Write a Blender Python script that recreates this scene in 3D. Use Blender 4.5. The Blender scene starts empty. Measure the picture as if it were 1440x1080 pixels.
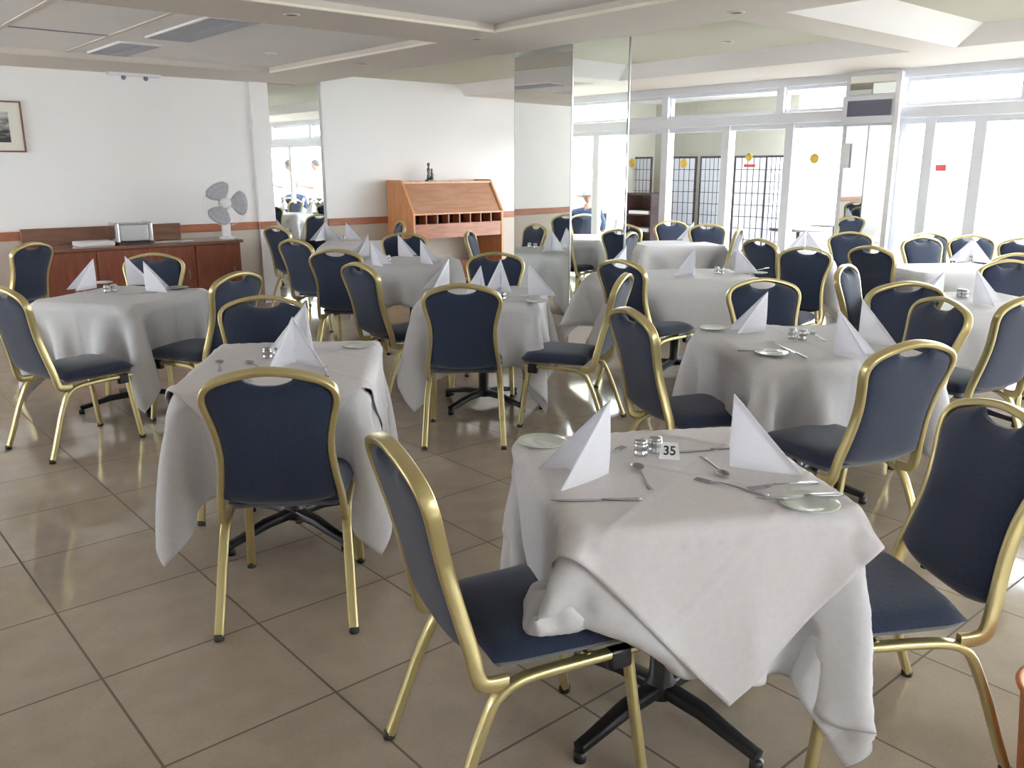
import bpy, math, random
import numpy as np
from mathutils import Vector
random.seed(7); np.random.seed(7)
C = bpy.context.scene.collection
PI = math.pi
# ------------------------------------------------------------------ camera geometry
F, HC = 1211.0, 1.55
PITCH = math.atan(304 / F); AZ = math.radians(40.8)
FWD = (math.sin(AZ), math.cos(AZ)); RGT = (math.cos(AZ), -math.sin(AZ))
def at(px, py, z):
    "world point at height z seen at photo pixel px, py"
    u = (px - 720) / F; v = (py - 540) / F
    f = math.cos(PITCH) - v * math.sin(PITCH); dz = -math.sin(PITCH) - v * math.cos(PITCH)
    t = (z - HC) / dz
    return ((FWD[0] * f + RGT[0] * u) * t, (FWD[1] * f + RGT[1] * u) * t)

# ------------------------------------------------------------------ materials
def mat(name, col, rough=.6, metal=0., **kw):
    m = bpy.data.materials.new(name); m.use_nodes = True
    b = m.node_tree.nodes['Principled BSDF']
    b.inputs['Base Color'].default_value = (*col, 1); b.inputs['Roughness'].default_value = rough
    b.inputs['Metallic'].default_value = metal
    for k, v in kw.items(): b.inputs[k.replace('_', ' ')].default_value = v
    return m
def noise_mat(name, c1, c2, scale, rough=.6, bump=0., metal=0., stretch=(1, 1, 1), detail=4, **kw):
    m = mat(name, c1, rough, metal, **kw); nt = m.node_tree; b = nt.nodes['Principled BSDF']
    tc = nt.nodes.new('ShaderNodeTexCoord'); mp = nt.nodes.new('ShaderNodeMapping')
    mp.inputs['Scale'].default_value = stretch
    n = nt.nodes.new('ShaderNodeTexNoise'); n.inputs['Scale'].default_value = scale; n.inputs['Detail'].default_value = detail
    r = nt.nodes.new('ShaderNodeValToRGB')
    r.color_ramp.elements[0].position = .35; r.color_ramp.elements[1].position = .65
    r.color_ramp.elements[0].color = (*c1, 1); r.color_ramp.elements[1].color = (*c2, 1)
    nt.links.new(tc.outputs['Object'], mp.inputs[0]); nt.links.new(mp.outputs[0], n.inputs[0])
    nt.links.new(n.outputs[0], r.inputs[0]); nt.links.new(r.outputs[0], b.inputs['Base Color'])
    if bump:
        bp = nt.nodes.new('ShaderNodeBump'); bp.inputs['Strength'].default_value = bump; bp.inputs['Distance'].default_value = .01
        nt.links.new(n.outputs[0], bp.inputs['Height']); nt.links.new(bp.outputs[0], b.inputs['Normal'])
    return m
M = {}
M['gold'] = mat('gold_paint', (.60, .51, .25), .3, .7); M['cafe'] = mat('cafe_table_paint', (.05, .045, .045), .5)
M['navy'] = noise_mat('navy_fabric', (.008, .016, .042), (.02, .034, .078), 260, .9, .25, Sheen_Weight=.3)
M['black'] = mat('black_plastic', (.012, .012, .014), .35)
M['foot'] = mat('rubber_foot', (.04, .035, .03), .6)
M['cloth'] = noise_mat('white_linen', (.64, .635, .655), (.67, .665, .685), 60, .85, .03)
M['overcloth'] = noise_mat('white_linen_top', (.67, .645, .655), (.70, .675, .685), 60, .85, .03)
M['paper'] = mat('paper_napkin', (.90, .90, .93), .9, Subsurface_Weight=.0, Transmission_Weight=0.)
M['steel'] = mat('steel', (.42, .42, .43), .3, 1.)
M['glassplate'] = mat('pale_plate', (.62, .68, .62), .12)
M['wall'] = noise_mat('wall_paint', (.88, .865, .86), (.90, .885, .88), 1.5, .8)
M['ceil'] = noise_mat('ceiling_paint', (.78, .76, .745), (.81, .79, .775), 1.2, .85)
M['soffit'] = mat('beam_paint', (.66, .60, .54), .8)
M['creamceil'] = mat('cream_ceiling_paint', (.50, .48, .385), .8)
M['litedge'] = mat('coffer_lit_edge', (.86, .80, .68), .6)  # paler colour stands in for light caught along the coffer edges
M['rail'] = noise_mat('rail_wood', (.36, .12, .055), (.46, .17, .08), 6, .4, stretch=(1, 1, 6))
M['lamin'] = noise_mat('low_wall_paint', (.60, .54, .47), (.64, .58, .51), 2, .7)
M['redwood'] = noise_mat('red_wood', (.20, .055, .03), (.27, .08, .045), 5, .28, stretch=(6, 6, 1))
M['topwood'] = noise_mat('brown_wood', (.22, .11, .075), (.28, .15, .105), 4, .1, stretch=(1, 6, 6))
M['orange'] = noise_mat('orange_wood', (.62, .27, .11), (.72, .34, .15), 4, .35, stretch=(6, 6, 1))
M['deskred'] = noise_mat('desk_wood', (.38, .13, .065), (.46, .18, .09), 4, .3, stretch=(1, 6, 6))
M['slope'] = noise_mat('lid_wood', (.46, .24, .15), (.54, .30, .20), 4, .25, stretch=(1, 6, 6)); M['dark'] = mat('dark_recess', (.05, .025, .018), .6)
M['mirror'] = mat('mirror', (.90, .93, .91), .01, 1.)
M['alu'] = mat('window_frame_paint', (.74, .76, .80), .4)
M['chrome'] = mat('chrome', (.62, .62, .63), .22, 1.)
M['grille'] = mat('grille_grey', (.20, .20, .26), .6)
M['fan'] = mat('fan_blade', (.42, .42, .46), .4)
M['whiteplastic'] = mat('white_plastic', (.82, .82, .84), .35)
M['frameb'] = mat('picture_frame', (.20, .09, .06), .4)
M['matb'] = mat('picture_mount', (.78, .76, .68), .8)
M['bronze'] = noise_mat('figurine', (.06, .07, .06), (.22, .23, .22), 30, .35, metal=.6)
M['verfloor'] = mat('terrace_paving', (.45, .44, .42), .7)
M['screenw'] = mat('screen_wood', (.035, .022, .028), .5)
M['shirt'] = noise_mat('blue_shirt', (.012, .03, .085), (.016, .038, .10), 20, .85)
M['wshirt'] = mat('white_shirt', (.8, .8, .8), .85)
M['skin'] = mat('skin', (.30, .17, .12), .55)
M['hair'] = mat('grey_hair', (.10, .09, .085), .8)
M['dhair'] = mat('dark_hair', (.03, .02, .02), .7)
M['trouser'] = mat('dark_trousers', (.03, .03, .04), .85)
M['yellow'] = mat('yellow_sticker', (.85, .60, .10), .5)
M['red'] = mat('red_sticker', (.75, .12, .12), .5)
M['printi'] = mat('print_ink', (.03, .03, .03), .7)
M['orangep'] = mat('orange_plastic', (.75, .25, .08), .5)
M['paint_yellow'] = mat('pale_yellow_paint', (.80, .74, .45), .7)
def paper_mat():
    m = bpy.data.materials.new('screen_paper'); m.use_nodes = True; nt = m.node_tree; nt.nodes.clear()
    o = nt.nodes.new('ShaderNodeOutputMaterial'); d = nt.nodes.new('ShaderNodeBsdfDiffuse'); t = nt.nodes.new('ShaderNodeBsdfTranslucent')
    d.inputs[0].default_value = (.85, .87, .92, 1); t.inputs[0].default_value = (.85, .87, .92, 1)
    x = nt.nodes.new('ShaderNodeMixShader'); x.inputs[0].default_value = .5
    nt.links.new(d.outputs[0], x.inputs[1]); nt.links.new(t.outputs[0], x.inputs[2]); nt.links.new(x.outputs[0], o.inputs[0])
    return m
M['screenpaper'] = paper_mat(); M['paper'] = paper_mat(); M['paper'].name = 'napkin_tissue'; [setattr(n.inputs[0], 'default_value', (.92, .92, .96, 1)) for n in M['paper'].node_tree.nodes if n.type.startswith('BSDF')]; M['paper'].node_tree.nodes['Mix Shader'].inputs[0].default_value = .35; M['terracewall'] = mat('terrace_wall_paint', (.45, .43, .36), .8)
def glass_mat():
    m = bpy.data.materials.new('window_glass'); m.use_nodes = True; nt = m.node_tree; nt.nodes.clear()
    o = nt.nodes.new('ShaderNodeOutputMaterial'); t = nt.nodes.new('ShaderNodeBsdfTransparent'); g = nt.nodes.new('ShaderNodeBsdfGlossy')
    g.inputs['Roughness'].default_value = 0.0; t.inputs[0].default_value = (.96, .98, .98, 1)
    lw = nt.nodes.new('ShaderNodeLayerWeight'); lw.inputs[0].default_value = .5; pw = nt.nodes.new('ShaderNodeMath'); pw.operation = 'POWER'; pw.inputs[1].default_value = 5
    f = nt.nodes.new('ShaderNodeMath'); f.operation = 'MULTIPLY_ADD'; f.inputs[1].default_value = .8; f.inputs[2].default_value = .035; nt.links.new(lw.outputs['Facing'], pw.inputs[0]); nt.links.new(pw.outputs[0], f.inputs[0])
    x = nt.nodes.new('ShaderNodeMixShader'); nt.links.new(f.outputs[0], x.inputs[0]); nt.links.new(t.outputs[0], x.inputs[1]); nt.links.new(g.outputs[0], x.inputs[2])
    nt.links.new(x.outputs[0], o.inputs[0]); return m
M['glass'] = glass_mat()
def floor_mat():
    m = mat('floor_tiles', (.2, .17, .14), .16); nt = m.node_tree; b = nt.nodes['Principled BSDF']; N = nt.nodes.new; L = nt.links.new
    tc = N('ShaderNodeTexCoord'); sp = N('ShaderNodeSeparateXYZ'); L(tc.outputs['Object'], sp.inputs[0])
    def mth(op, a, bv):
        n = N('ShaderNodeMath'); n.operation = op
        for i, v in enumerate((a, bv)):
            if v is None: continue
            if isinstance(v, (int, float)): n.inputs[i].default_value = v
            else: L(v, n.inputs[i])
        return n.outputs[0]
    gs = []; cells = []
    for k, (off, sz) in enumerate(((.59, .518), (2.645, .54))):
        t = mth('DIVIDE', mth('SUBTRACT', sp.outputs[k], off), sz)
        cells.append(mth('FLOOR', t, None))
        fr = mth('FRACT', t, None); d = mth('MINIMUM', fr, mth('SUBTRACT', 1., fr)); gs.append(mth('LESS_THAN', d, .0075))
    g = mth('MAXIMUM', gs[0], gs[1])
    cb = N('ShaderNodeCombineXYZ'); L(cells[0], cb.inputs[0]); L(cells[1], cb.inputs[1])
    wn = N('ShaderNodeTexWhiteNoise'); wn.noise_dimensions = '2D'; L(cb.outputs[0], wn.inputs['Vector'])
    n1 = N('ShaderNodeTexNoise'); n1.inputs['Scale'].default_value = 7; n1.inputs['Detail'].default_value = 8; L(tc.outputs['Object'], n1.inputs[0])
    n2 = N('ShaderNodeTexNoise'); n2.inputs['Scale'].default_value = 90; L(tc.outputs['Object'], n2.inputs[0])
    s = mth('ADD', mth('MULTIPLY', n1.outputs[0], .6), mth('ADD', mth('MULTIPLY', n2.outputs[0], .3), mth('MULTIPLY', wn.outputs[0], .1)))
    r = N('ShaderNodeValToRGB'); r.color_ramp.elements[0].position = .3; r.color_ramp.elements[1].position = .7
    r.color_ramp.elements[0].color = (.36, .30, .235, 1); r.color_ramp.elements[1].color = (.46, .385, .305, 1); L(s, r.inputs[0])
    mx = N('ShaderNodeMixRGB'); L(g, mx.inputs[0]); L(r.outputs[0], mx.inputs[1]); mx.inputs[2].default_value = (.13, .10, .075, 1)
    L(mx.outputs[0], b.inputs['Base Color']); rg = mth('ADD', .085, mth('MULTIPLY', g, .5)); L(rg, b.inputs['Roughness'])
    return m
M['floor'] = floor_mat()
def photo_mat():
    m = mat('old_print', (.4, .4, .4), .5); nt = m.node_tree; b = nt.nodes['Principled BSDF']
    tc = nt.nodes.new('ShaderNodeTexCoord'); n = nt.nodes.new('ShaderNodeTexNoise'); n.inputs['Scale'].default_value = 9; n.inputs['Detail'].default_value = 6
    mp = nt.nodes.new('ShaderNodeMapping'); mp.inputs['Scale'].default_value = (1, 1, 3)
    sp = nt.nodes.new('ShaderNodeSeparateXYZ'); mt = nt.nodes.new('ShaderNodeMath'); mt.operation = 'MULTIPLY_ADD'; mt.inputs[1].default_value = 1.6; mt.inputs[2].default_value = 0
    ad = nt.nodes.new('ShaderNodeMath'); ad.operation = 'ADD'
    r = nt.nodes.new('ShaderNodeValToRGB'); r.color_ramp.elements[0].position = .35; r.color_ramp.elements[1].position = .75
    r.color_ramp.elements[0].color = (.03, .03, .035, 1); r.color_ramp.elements[1].color = (.55, .54, .5, 1)
    L = nt.links.new; L(tc.outputs['Object'], mp.inputs[0]); L(mp.outputs[0], n.inputs[0]); L(tc.outputs['Object'], sp.inputs[0]); L(sp.outputs[2], mt.inputs[0])
    L(n.outputs[0], ad.inputs[0]); L(mt.outputs[0], ad.inputs[1]); L(ad.outputs[0], r.inputs[0]); L(r.outputs[0], b.inputs['Base Color'])
    return m
M['photo'] = photo_mat()

# ------------------------------------------------------------------ mesh helpers
class MB:
    def __init__(s): s.v = []; s.f = []; s.sm = []
    def add(s, vs, fs, smooth=False):
        o = len(s.v); s.v += [tuple(map(float, v)) for v in vs]; s.f += [tuple(i + o for i in f) for f in fs]; s.sm += [smooth] * len(fs); return s
    def box(s, x0, x1, y0, y1, z0, z1, bev=0.):
        if bev <= 0:
            vs = [(x, y, z) for z in (z0, z1) for y in (y0, y1) for x in (x0, x1)]
            return s.add(vs, [(0, 2, 3, 1), (4, 5, 7, 6), (0, 1, 5, 4), (2, 6, 7, 3), (0, 4, 6, 2), (1, 3, 7, 5)])
        b = min(bev, (x1 - x0) / 2.01, (y1 - y0) / 2.01, (z1 - z0) / 2.01)
        import bmesh
        bm = bmesh.new(); bmesh.ops.create_cube(bm, size=1)
        for v in bm.verts: v.co = ((x0 + x1) / 2 + v.co.x * (x1 - x0), (y0 + y1) / 2 + v.co.y * (y1 - y0), (z0 + z1) / 2 + v.co.z * (z1 - z0))
        bmesh.ops.bevel(bm, geom=bm.edges[:], offset=b, segments=2, profile=.5, affect='EDGES')
        bm.verts.index_update()
        s.add([v.co[:] for v in bm.verts], [[v.index for v in f.verts] for f in bm.faces]); bm.free(); return s
    def quad(s, *p): return s.add(p, [tuple(range(len(p)))])
    def sweep(s, path, prof, ref, closed=False, smooth=True, scale=None):
        "prof: list of (a, b); a along side = tangent x ref, b along ref-ish"
        P = [Vector(p) for p in path]; n = len(P); k = len(prof); ref = Vector(ref).normalized(); vs = []
        for i, p in enumerate(P):
            if closed: t = P[(i + 1) % n] - P[i - 1]
            else: t = P[min(i + 1, n - 1)] - P[max(i - 1, 0)]
            t.normalize(); r = ref
            side = t.cross(r)
            if side.length < 1e-4: side = Vector((1, 0, 0))
            side.normalize(); up = side.cross(t).normalized(); q = scale[i] if scale else 1.
            for a, b in prof: vs.append(p + side * a * q + up * b * q)
        fs = []
        for i in range(n if closed else n - 1):
            j = (i + 1) % n
            for m in range(k): fs.append((i * k + m, i * k + (m + 1) % k, j * k + (m + 1) % k, j * k + m))
        s.add(vs, fs, smooth)
        if not closed: s.add(vs[:k], [tuple(range(k))[::-1]]); s.add(vs[-k:], [tuple(range(k))])
        return s
    def tube(s, path, r, n=10, closed=False, scale=None):
        pr = [(r * math.cos(2 * PI * i / n), r * math.sin(2 * PI * i / n)) for i in range(n)]
        a = Vector(path[-1]) - Vector(path[0]); ref = (0, 0, 1) if abs(a.normalized().z) < .7 or closed else (0, 1, 0)
        return s.sweep(path, pr, ref, closed, True, scale)
    def lathe(s, prof, c=(0, 0, 0), n=20, axis='z'):
        vs = []; k = len(prof)
        for i in range(n):
            a = 2 * PI * i / n
            for r, z in prof:
                p = (r * math.cos(a), r * math.sin(a), z)
                if axis == 'y': p = (p[0], p[2], p[1])
                if axis == 'x': p = (p[2], p[0], p[1])
                vs.append((c[0] + p[0], c[1] + p[1], c[2] + p[2]))
        fs = []
        for i in range(n):
            j = (i + 1) % n
            for m in range(k - 1): fs.append((i * k + m, j * k + m, j * k + m + 1, i * k + m + 1))
        return s.add(vs, fs, True)
    def mesh(s, name, m, smooth_all=False):
        me = bpy.data.meshes.new(name); me.from_pydata(s.v, [], s.f); me.update()
        for p, q in zip(me.polygons, s.sm): p.use_smooth = q or smooth_all
        for x in (m if isinstance(m, list) else [m]): me.materials.append(M[x] if isinstance(x, str) else x)
        return me
    def obj(s, name, m, parent=None, smooth_all=False, loc=None, rotz=None):
        o = bpy.data.objects.new(name, s.mesh(name, m, smooth_all)); C.objects.link(o)
        if parent: o.parent = parent
        if loc: o.location = loc
        if rotz is not None: o.rotation_euler = (0, 0, rotz)
        return o
def recalc(o):
    import bmesh
    bm = bmesh.new(); bm.from_mesh(o.data); bmesh.ops.remove_doubles(bm, verts=bm.verts, dist=1e-5); bmesh.ops.recalc_face_normals(bm, faces=bm.faces); bm.to_mesh(o.data); bm.free(); return o
def tag(o, label, cat, group=None, kind=None):
    if label: o['label'] = label
    if cat: o['category'] = cat
    if group: o['group'] = group
    if kind: o['kind'] = kind
    return o
def thing(name, label, cat, loc=(0, 0, 0), rotz=0, group=None):
    o = bpy.data.objects.new(name, None); C.objects.link(o); o.location = loc; o.rotation_euler = (0, 0, rotz); o.empty_display_size = .1
    return tag(o, label, cat, group)
def struct(o):
    o['kind'] = 'structure'; return o
def dup(root, loc, rotz, label, group=None, name=None):
    r = root.copy(); C.objects.link(r); r.location = loc; r.rotation_euler = (0, 0, rotz); r['label'] = label
    if group: r['group'] = group
    elif 'group' in r: del r['group']
    for ch in list(root.children):
        c = ch.copy(); C.objects.link(c); c.parent = r
        for g in ch.children:
            d = g.copy(); C.objects.link(d); d.parent = c
    return r
def hd(deg): return -math.radians(deg)      # compass heading (clockwise from +Y) to rotation about Z

# ------------------------------------------------------------------ the room
WX, WY, LX, BY = 8.7, 9.6, -3.6, -4.2      # window plane, far wall, left wall, back wall
ZB, ZC, ZL = 2.48, 2.62, 2.53                        # beam underside, recessed ceiling
struct(MB().box(LX, WX, BY, WY, -.1, 0).obj('floor', 'floor'))
# far wall: two plastered stretches with a mirrored slot between them, chair rail and toned lower wall
MX0, MX1 = 4.60, 5.30
def wallrun(name, x0, x1, y, zt):
    w = struct(MB().box(x0, x1, y, y + .12, 0, zt).obj(name, 'wall'))
    return w
wallrun('wall_far', LX, MX0, WY, 2.75); wallrun('wall_far.001', MX1, WX, WY, 2.75)
struct(MB().box(MX0 - .2, MX0, WY - .045, WY, 0, ZB).obj('trim_1', 'wall'))
struct(MB().box(MX0, MX1, WY + .1, WY + .12, 0, 2.75).obj('wall_far.002', 'wall'))
struct(MB().box(LX, MX0 - .2, WY - .012, WY, 0, .86).obj('trim_2', 'lamin'))
struct(MB().box(MX1, WX, WY - .012, WY, 0, .86).obj('trim_3', 'lamin'))
struct(MB().box(LX, MX0 - .2, WY - .03, WY, .86, .945, .004).obj('trim_4', 'rail'))
struct(MB().box(MX0 - .2, MX0 + .003, WY - .07, WY - .045, .86, .945, .004).obj('trim_5', 'rail'))
struct(MB().box(MX1 - .003, WX, WY - .03, WY, .86, .945, .004).obj('trim_6', 'rail'))
mr = thing('wall_mirror', 'tall narrow wall mirror between the two white wall stretches', 'mirror', ((MX0 + MX1) / 2, WY + .04, 0))
hw = (MX1 - MX0) / 2
MB().box(-hw, hw, 0, .012, .03, 2.6).obj('mirror_glass', 'mirror', mr)
fr = MB(); fr.box(-hw, -hw + .012, -.012, 0, .03, 2.6); fr.box(hw - .012, hw, -.012, 0, .03, 2.6); fr.obj('edge_strip', 'alu', mr)
for nm, a, b, z0, z1 in (('wall_left', BY, 6.2, 0, 2.75), ('wall_left.001', 9.3, WY, 0, 2.75), ('wall_left.002', 6.2, 9.3, 0, .96), ('wall_left.003', 6.2, 9.3, 2.40, 2.75)):
    struct(MB().box(LX - .12, LX, a, b, z0, z1).obj(nm, 'wall'))
struct(MB().box(LX, LX + .03, BY, WY, .86, .945).obj('trim_7', 'rail'))
# back wall with a wide glazed opening between plain ends
def glazed(name, p0, p1, zs, divs, door_z=None, swap=False):
    "window built between p0 and p1 along one axis; returns nothing"
for nm, a, b, z0, z1 in (('wall_back', LX, 1.2, 0, 2.75), ('wall_back.001', 3.3, WX, 0, 2.75), ('wall_back.002', 1.2, 3.3, 2.35, 2.75), ('wall_back.003', 1.2, 3.3, 0, .86)):
    struct(MB().box(a, b, BY - .12, BY, z0, z1).obj(nm, 'wall'))
def window(idx, along, a, b, plane, z0, z1, fw=.06, sill=None):
    "one glazed light: frame and pane; along='y' lies in plane x=plane"
    w = bpy.data.objects.new('window_%d' % idx, None); C.objects.link(w); struct(w)
    w.location = (plane, (a + b) / 2, z0) if along == 'y' else ((a + b) / 2, plane, z0)
    h = (b - a) / 2; H = z1 - z0
    f = MB(); g = MB(); d = .03
    def bx(m, u0, u1, z0_, z1_, t):
        if along == 'y': m.box(-t, t, u0, u1, z0_, z1_)
        else: m.box(u0, u1, -t, t, z0_, z1_)
    bx(f, -h, -h + fw, 0, H, d); bx(f, h - fw, h, 0, H, d); bx(f, -h + fw, h - fw, 0, fw, d); bx(f, -h + fw, h - fw, H - fw, H, d)
    fo = f.obj('window_frame', 'alu', w)
    bx(g, -h + fw, h - fw, fw, H - fw, .004); g.obj('pane', 'glass', w)
    return w
# window wall (x = WX): header, transom band, posts, lights above and below
struct(MB().box(WX - .06, WX + .14, BY, WY, 2.40, 2.75).obj('trim_8', 'alu'))
struct(MB().box(WX - .07, WX + .10, BY, WY, 2.02, 2.13, .01).obj('trim_9', 'alu'))
PY = [-4.2, -2.4, -.8, 1.35, 3.08]
far = [4.75, 5.55, 7.15, 8.6, 9.6]
idx = 1; posts = []
for ys in (PY + [4.20], far):
    for a, b in zip(ys[:-1], ys[1:]):
        window(idx, 'y', a + .02, b - .02, WX + .03, 2.13, 2.40, .035); idx += 1
lower = [(-4.2, -2.4), (-2.4, -.8), (-.8, .7), (.7, 2.05), (2.05, 3.45), (3.45, 4.2), (4.75, 5.42), (5.42, 6.25), (6.25, 7.15), (7.15, 8.6), (8.6, 9.6)]
for a, b in lower:
    window(idx, 'y', a, b, WX + .03, 0.0, 2.02, .055); idx += 1
for k, y in enumerate((-2.4, -.8, 1.35, 3.08, 5.55, 7.15, 8.6)):
    struct(MB().box(WX - .05, WX + .08, y - .045, y + .045, 2.12, 2.41).obj('trim_%d' % (10 + k), 'alu'))
for k, y in enumerate((.7, 3.9, 5.42, 6.25, 7.15)):
    struct(MB().box(WX - .03, WX + .09, y - .05, y + .05, 0, 2.03).obj('trim_%d' % (20 + k), 'alu'))
for a, b in ((6.2, 7.75), (7.75, 9.3)):
    window(idx, 'y', a, b, LX - .06, .96, 2.40, .06); idx += 1  # out-of-view windows in the left wall, added to brighten the far end
for a, b in ((1.2, 3.3),):
    window(idx, 'x', a, b, BY - .06, .86, 2.35, .06); idx += 1
# window pillar faced with mirror, grille above
p = thing('mirrored_pillar', 'window pillar faced with mirror glass and a dark air grille near its top', 'pillar', (WX - .12, 4.475, 0))
PHW = .275
MB().box(0, .26, -PHW, PHW, 0, 2.75).obj('pillar_body', 'alu', p)
MB().box(-.012, 0, -PHW + .01, PHW - .05, .02, 1.96).obj('mirror_glass', 'mirror', p)
MB().box(-.012, 0, -PHW + .01, PHW - .05, 2.26, 2.44).obj('mirror_glass', 'mirror', p)
MB().box(-.05, 0, -PHW, PHW, 1.98, 2.25, .006).obj('grille_housing', 'alu', p)
g = MB().box(-.056, -.05, -PHW + .03, PHW - .06, 2.05, 2.20).obj('air_grille', 'grille', p)
s_ = MB()
for i in range(6): s_.box(-.064, -.056, -PHW + .035, PHW - .065, 2.06 + i * .024, 2.068 + i * .024)
s_.obj('grille_slat', 'grille', g)
MB().box(-.05, .0, -PHW - .04, -PHW + .012, 0, 2.45).obj('edge_strip', 'whiteplastic', p)
# mirrored column
cx0, cx1, cy0, cy1 = 5.13, 5.81, 5.20, 5.90
c = thing('mirrored_column', 'square column clad in mirror glass above a beige plinth, centre of the room', 'column', ((cx0 + cx1) / 2, (cy0 + cy1) / 2, 0))
a, b = (cx1 - cx0) / 2, (cy1 - cy0) / 2
MB().box(-a + .004, a - .004, -b + .004, b - .004, 0, .31).obj('plinth', 'lamin', c)
MB().box(-a + .04, a - .014, -b + .014, b - .014, .31, 2.62).obj('column_core', 'alu', c)
o_ = MB().box(-.006, .006, -b + .008, b - .008, .31, 2.62).obj('mirror_panel', 'mirror', c); o_.location = (-a + .008, 0, 0); o_.rotation_euler = (0, 0, math.radians(2.8))
MB().box(-a + .008, a - .008, -b + .002, -b + .014, .31, 2.62).obj('mirror_panel', 'mirror', c)
MB().box(a - .014, a - .002, -b + .008, b - .008, .31, 2.62).obj('painted_side', 'wall', c)
for sx, sy in ((-1, -1), (1, -1), (-1, 1), (1, 1)):
    MB().box(sx * a - .006, sx * a + .006, sy * b - .006, sy * b + .006, .31, 2.62).obj('corner_strip', 'chrome', c)

# ceiling: recessed fields between beams
CO = [ # recessed fields x0,x1,y0,y1, slope widths, material
    ('ceiling', -2.6, 4.15, 5.72, 8.55, .02, 'ceil'), ('ceiling', -2.6, 4.15, 1.9, 5.0, .02, 'ceil'), ('ceiling', -2.6, 4.15, -3.4, 1.2, .02, 'ceil'),
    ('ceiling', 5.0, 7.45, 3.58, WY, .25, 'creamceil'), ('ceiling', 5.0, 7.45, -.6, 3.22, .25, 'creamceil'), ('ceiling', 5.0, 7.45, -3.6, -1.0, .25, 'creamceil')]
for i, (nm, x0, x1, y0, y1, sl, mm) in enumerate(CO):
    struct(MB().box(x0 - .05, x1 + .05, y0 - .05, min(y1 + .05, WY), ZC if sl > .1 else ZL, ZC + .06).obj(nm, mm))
    # sides: upright with a pale edge painted as if lit on the flat fields, splayed on the window side
    m = MB(); s = sl
    if s > .1:
        y1s = y1
        m.quad((x0 + .001, y0, ZB), (x1, y0, ZB), (x1 - s * .6, y0 + s, ZC), (x0 + .001, y0 + s, ZC))
        m.quad((x1, y0, ZB), (x1, y1, ZB), (x1 - s * .6, y1 - (0 if y1 == WY else s), ZC), (x1 - s * .6, y0 + s, ZC))
        if y1 < WY: m.quad((x1, y1, ZB), (x0, y1, ZB), (x0, y1 - s, ZC), (x1 - s * .6, y1 - s, ZC))
        m.quad((x0, y1, ZB), (x0, y0, ZB), (x0, y0, ZC), (x0, y1, ZC))
        struct(m.obj('trim_%d' % (30 + i), 'ceil'))
    else:
        m.box(x0 - .02, x1 + .02, y0 - .02, y0, ZB + .002, ZL); m.box(x0 - .02, x0, y0, y1, ZB + .002, ZL)
        m.box(x0 - .02, x1 + .02, y1, y1 + .02, ZB + .002, ZL); m.box(x1, x1 + .02, y0, y1, ZB + .002, ZL)
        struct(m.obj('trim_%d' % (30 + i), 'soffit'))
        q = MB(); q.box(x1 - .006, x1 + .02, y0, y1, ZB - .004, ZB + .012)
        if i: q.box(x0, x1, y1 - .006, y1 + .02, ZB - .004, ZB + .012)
        struct(q.obj('trim_%d' % (40 + i), 'litedge'))
# the beam grid itself: boxes filling everything between the fields
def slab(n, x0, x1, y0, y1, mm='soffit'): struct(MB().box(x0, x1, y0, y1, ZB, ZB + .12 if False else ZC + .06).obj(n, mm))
slab('ceiling', LX, -2.62, BY, WY); slab('ceiling', -2.62, 4.17, 8.57, WY)
slab('ceiling', -2.62, 4.17, 5.02, 5.70); slab('ceiling', -2.62, 4.17, 1.22, 1.88); slab('ceiling', -2.62, 4.17, BY, -3.42)
slab('ceiling', 4.171, 4.999, BY, WY); slab('ceiling', 7.451, WX, BY, WY)
slab('ceiling', 5.0, 7.45, 3.221, 3.579); slab('ceiling', 5.0, 7.45, -.999, -.601); slab('ceiling', 5.0, 7.45, BY, -3.601)
struct(MB().box(LX - .2, WX + .2, BY - .2, WY + .2, 2.75, 2.95).obj('ceiling', 'ceil'))
SKY, EXPO = 6.0, 1.6
# ------------------------------------------------------------------ chairs
def rr(w, d, r, n=3):
    "rounded rectangle profile"
    pts = []
    for cx, cy, a0 in ((w/2-r, d/2-r, 0), (-w/2+r, d/2-r, 90), (-w/2+r, -d/2+r, 180), (w/2-r, -d/2+r, 270)):
        for i in range(n + 1):
            a = math.radians(a0 + 90 * i / n); pts.append((cx + r * math.cos(a), cy + r * math.sin(a)))
    return pts
def smooth_path(pts, n=4, closed=False):
    "Catmull-Rom"
    P = [Vector(p) for p in pts]; out = []; k = len(P)
    for i in range(k - 1):
        p0 = P[max(i - 1, 0)]; p1 = P[i]; p2 = P[i + 1]; p3 = P[min(i + 2, k - 1)]
        for j in range(n):
            t = j / n
            out.append(.5 * ((2 * p1) + (p2 - p0) * t + (2 * p0 - 5 * p1 + 4 * p2 - p3) * t * t + (3 * p1 - p0 - 3 * p2 + p3) * t ** 3))
    out.append(P[-1]); return out
def back_y(z): return -.192 - .135 * max(0, (z - .40) / .535) ** 1.1
FR = [(.203, .405), (.200, .47), (.186, .56), (.178, .64), (.181, .71), (.196, .78), (.208, .83), (.203, .868), (.172, .898), (.11, .920), (.05, .932), (0, .936)]
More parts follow.
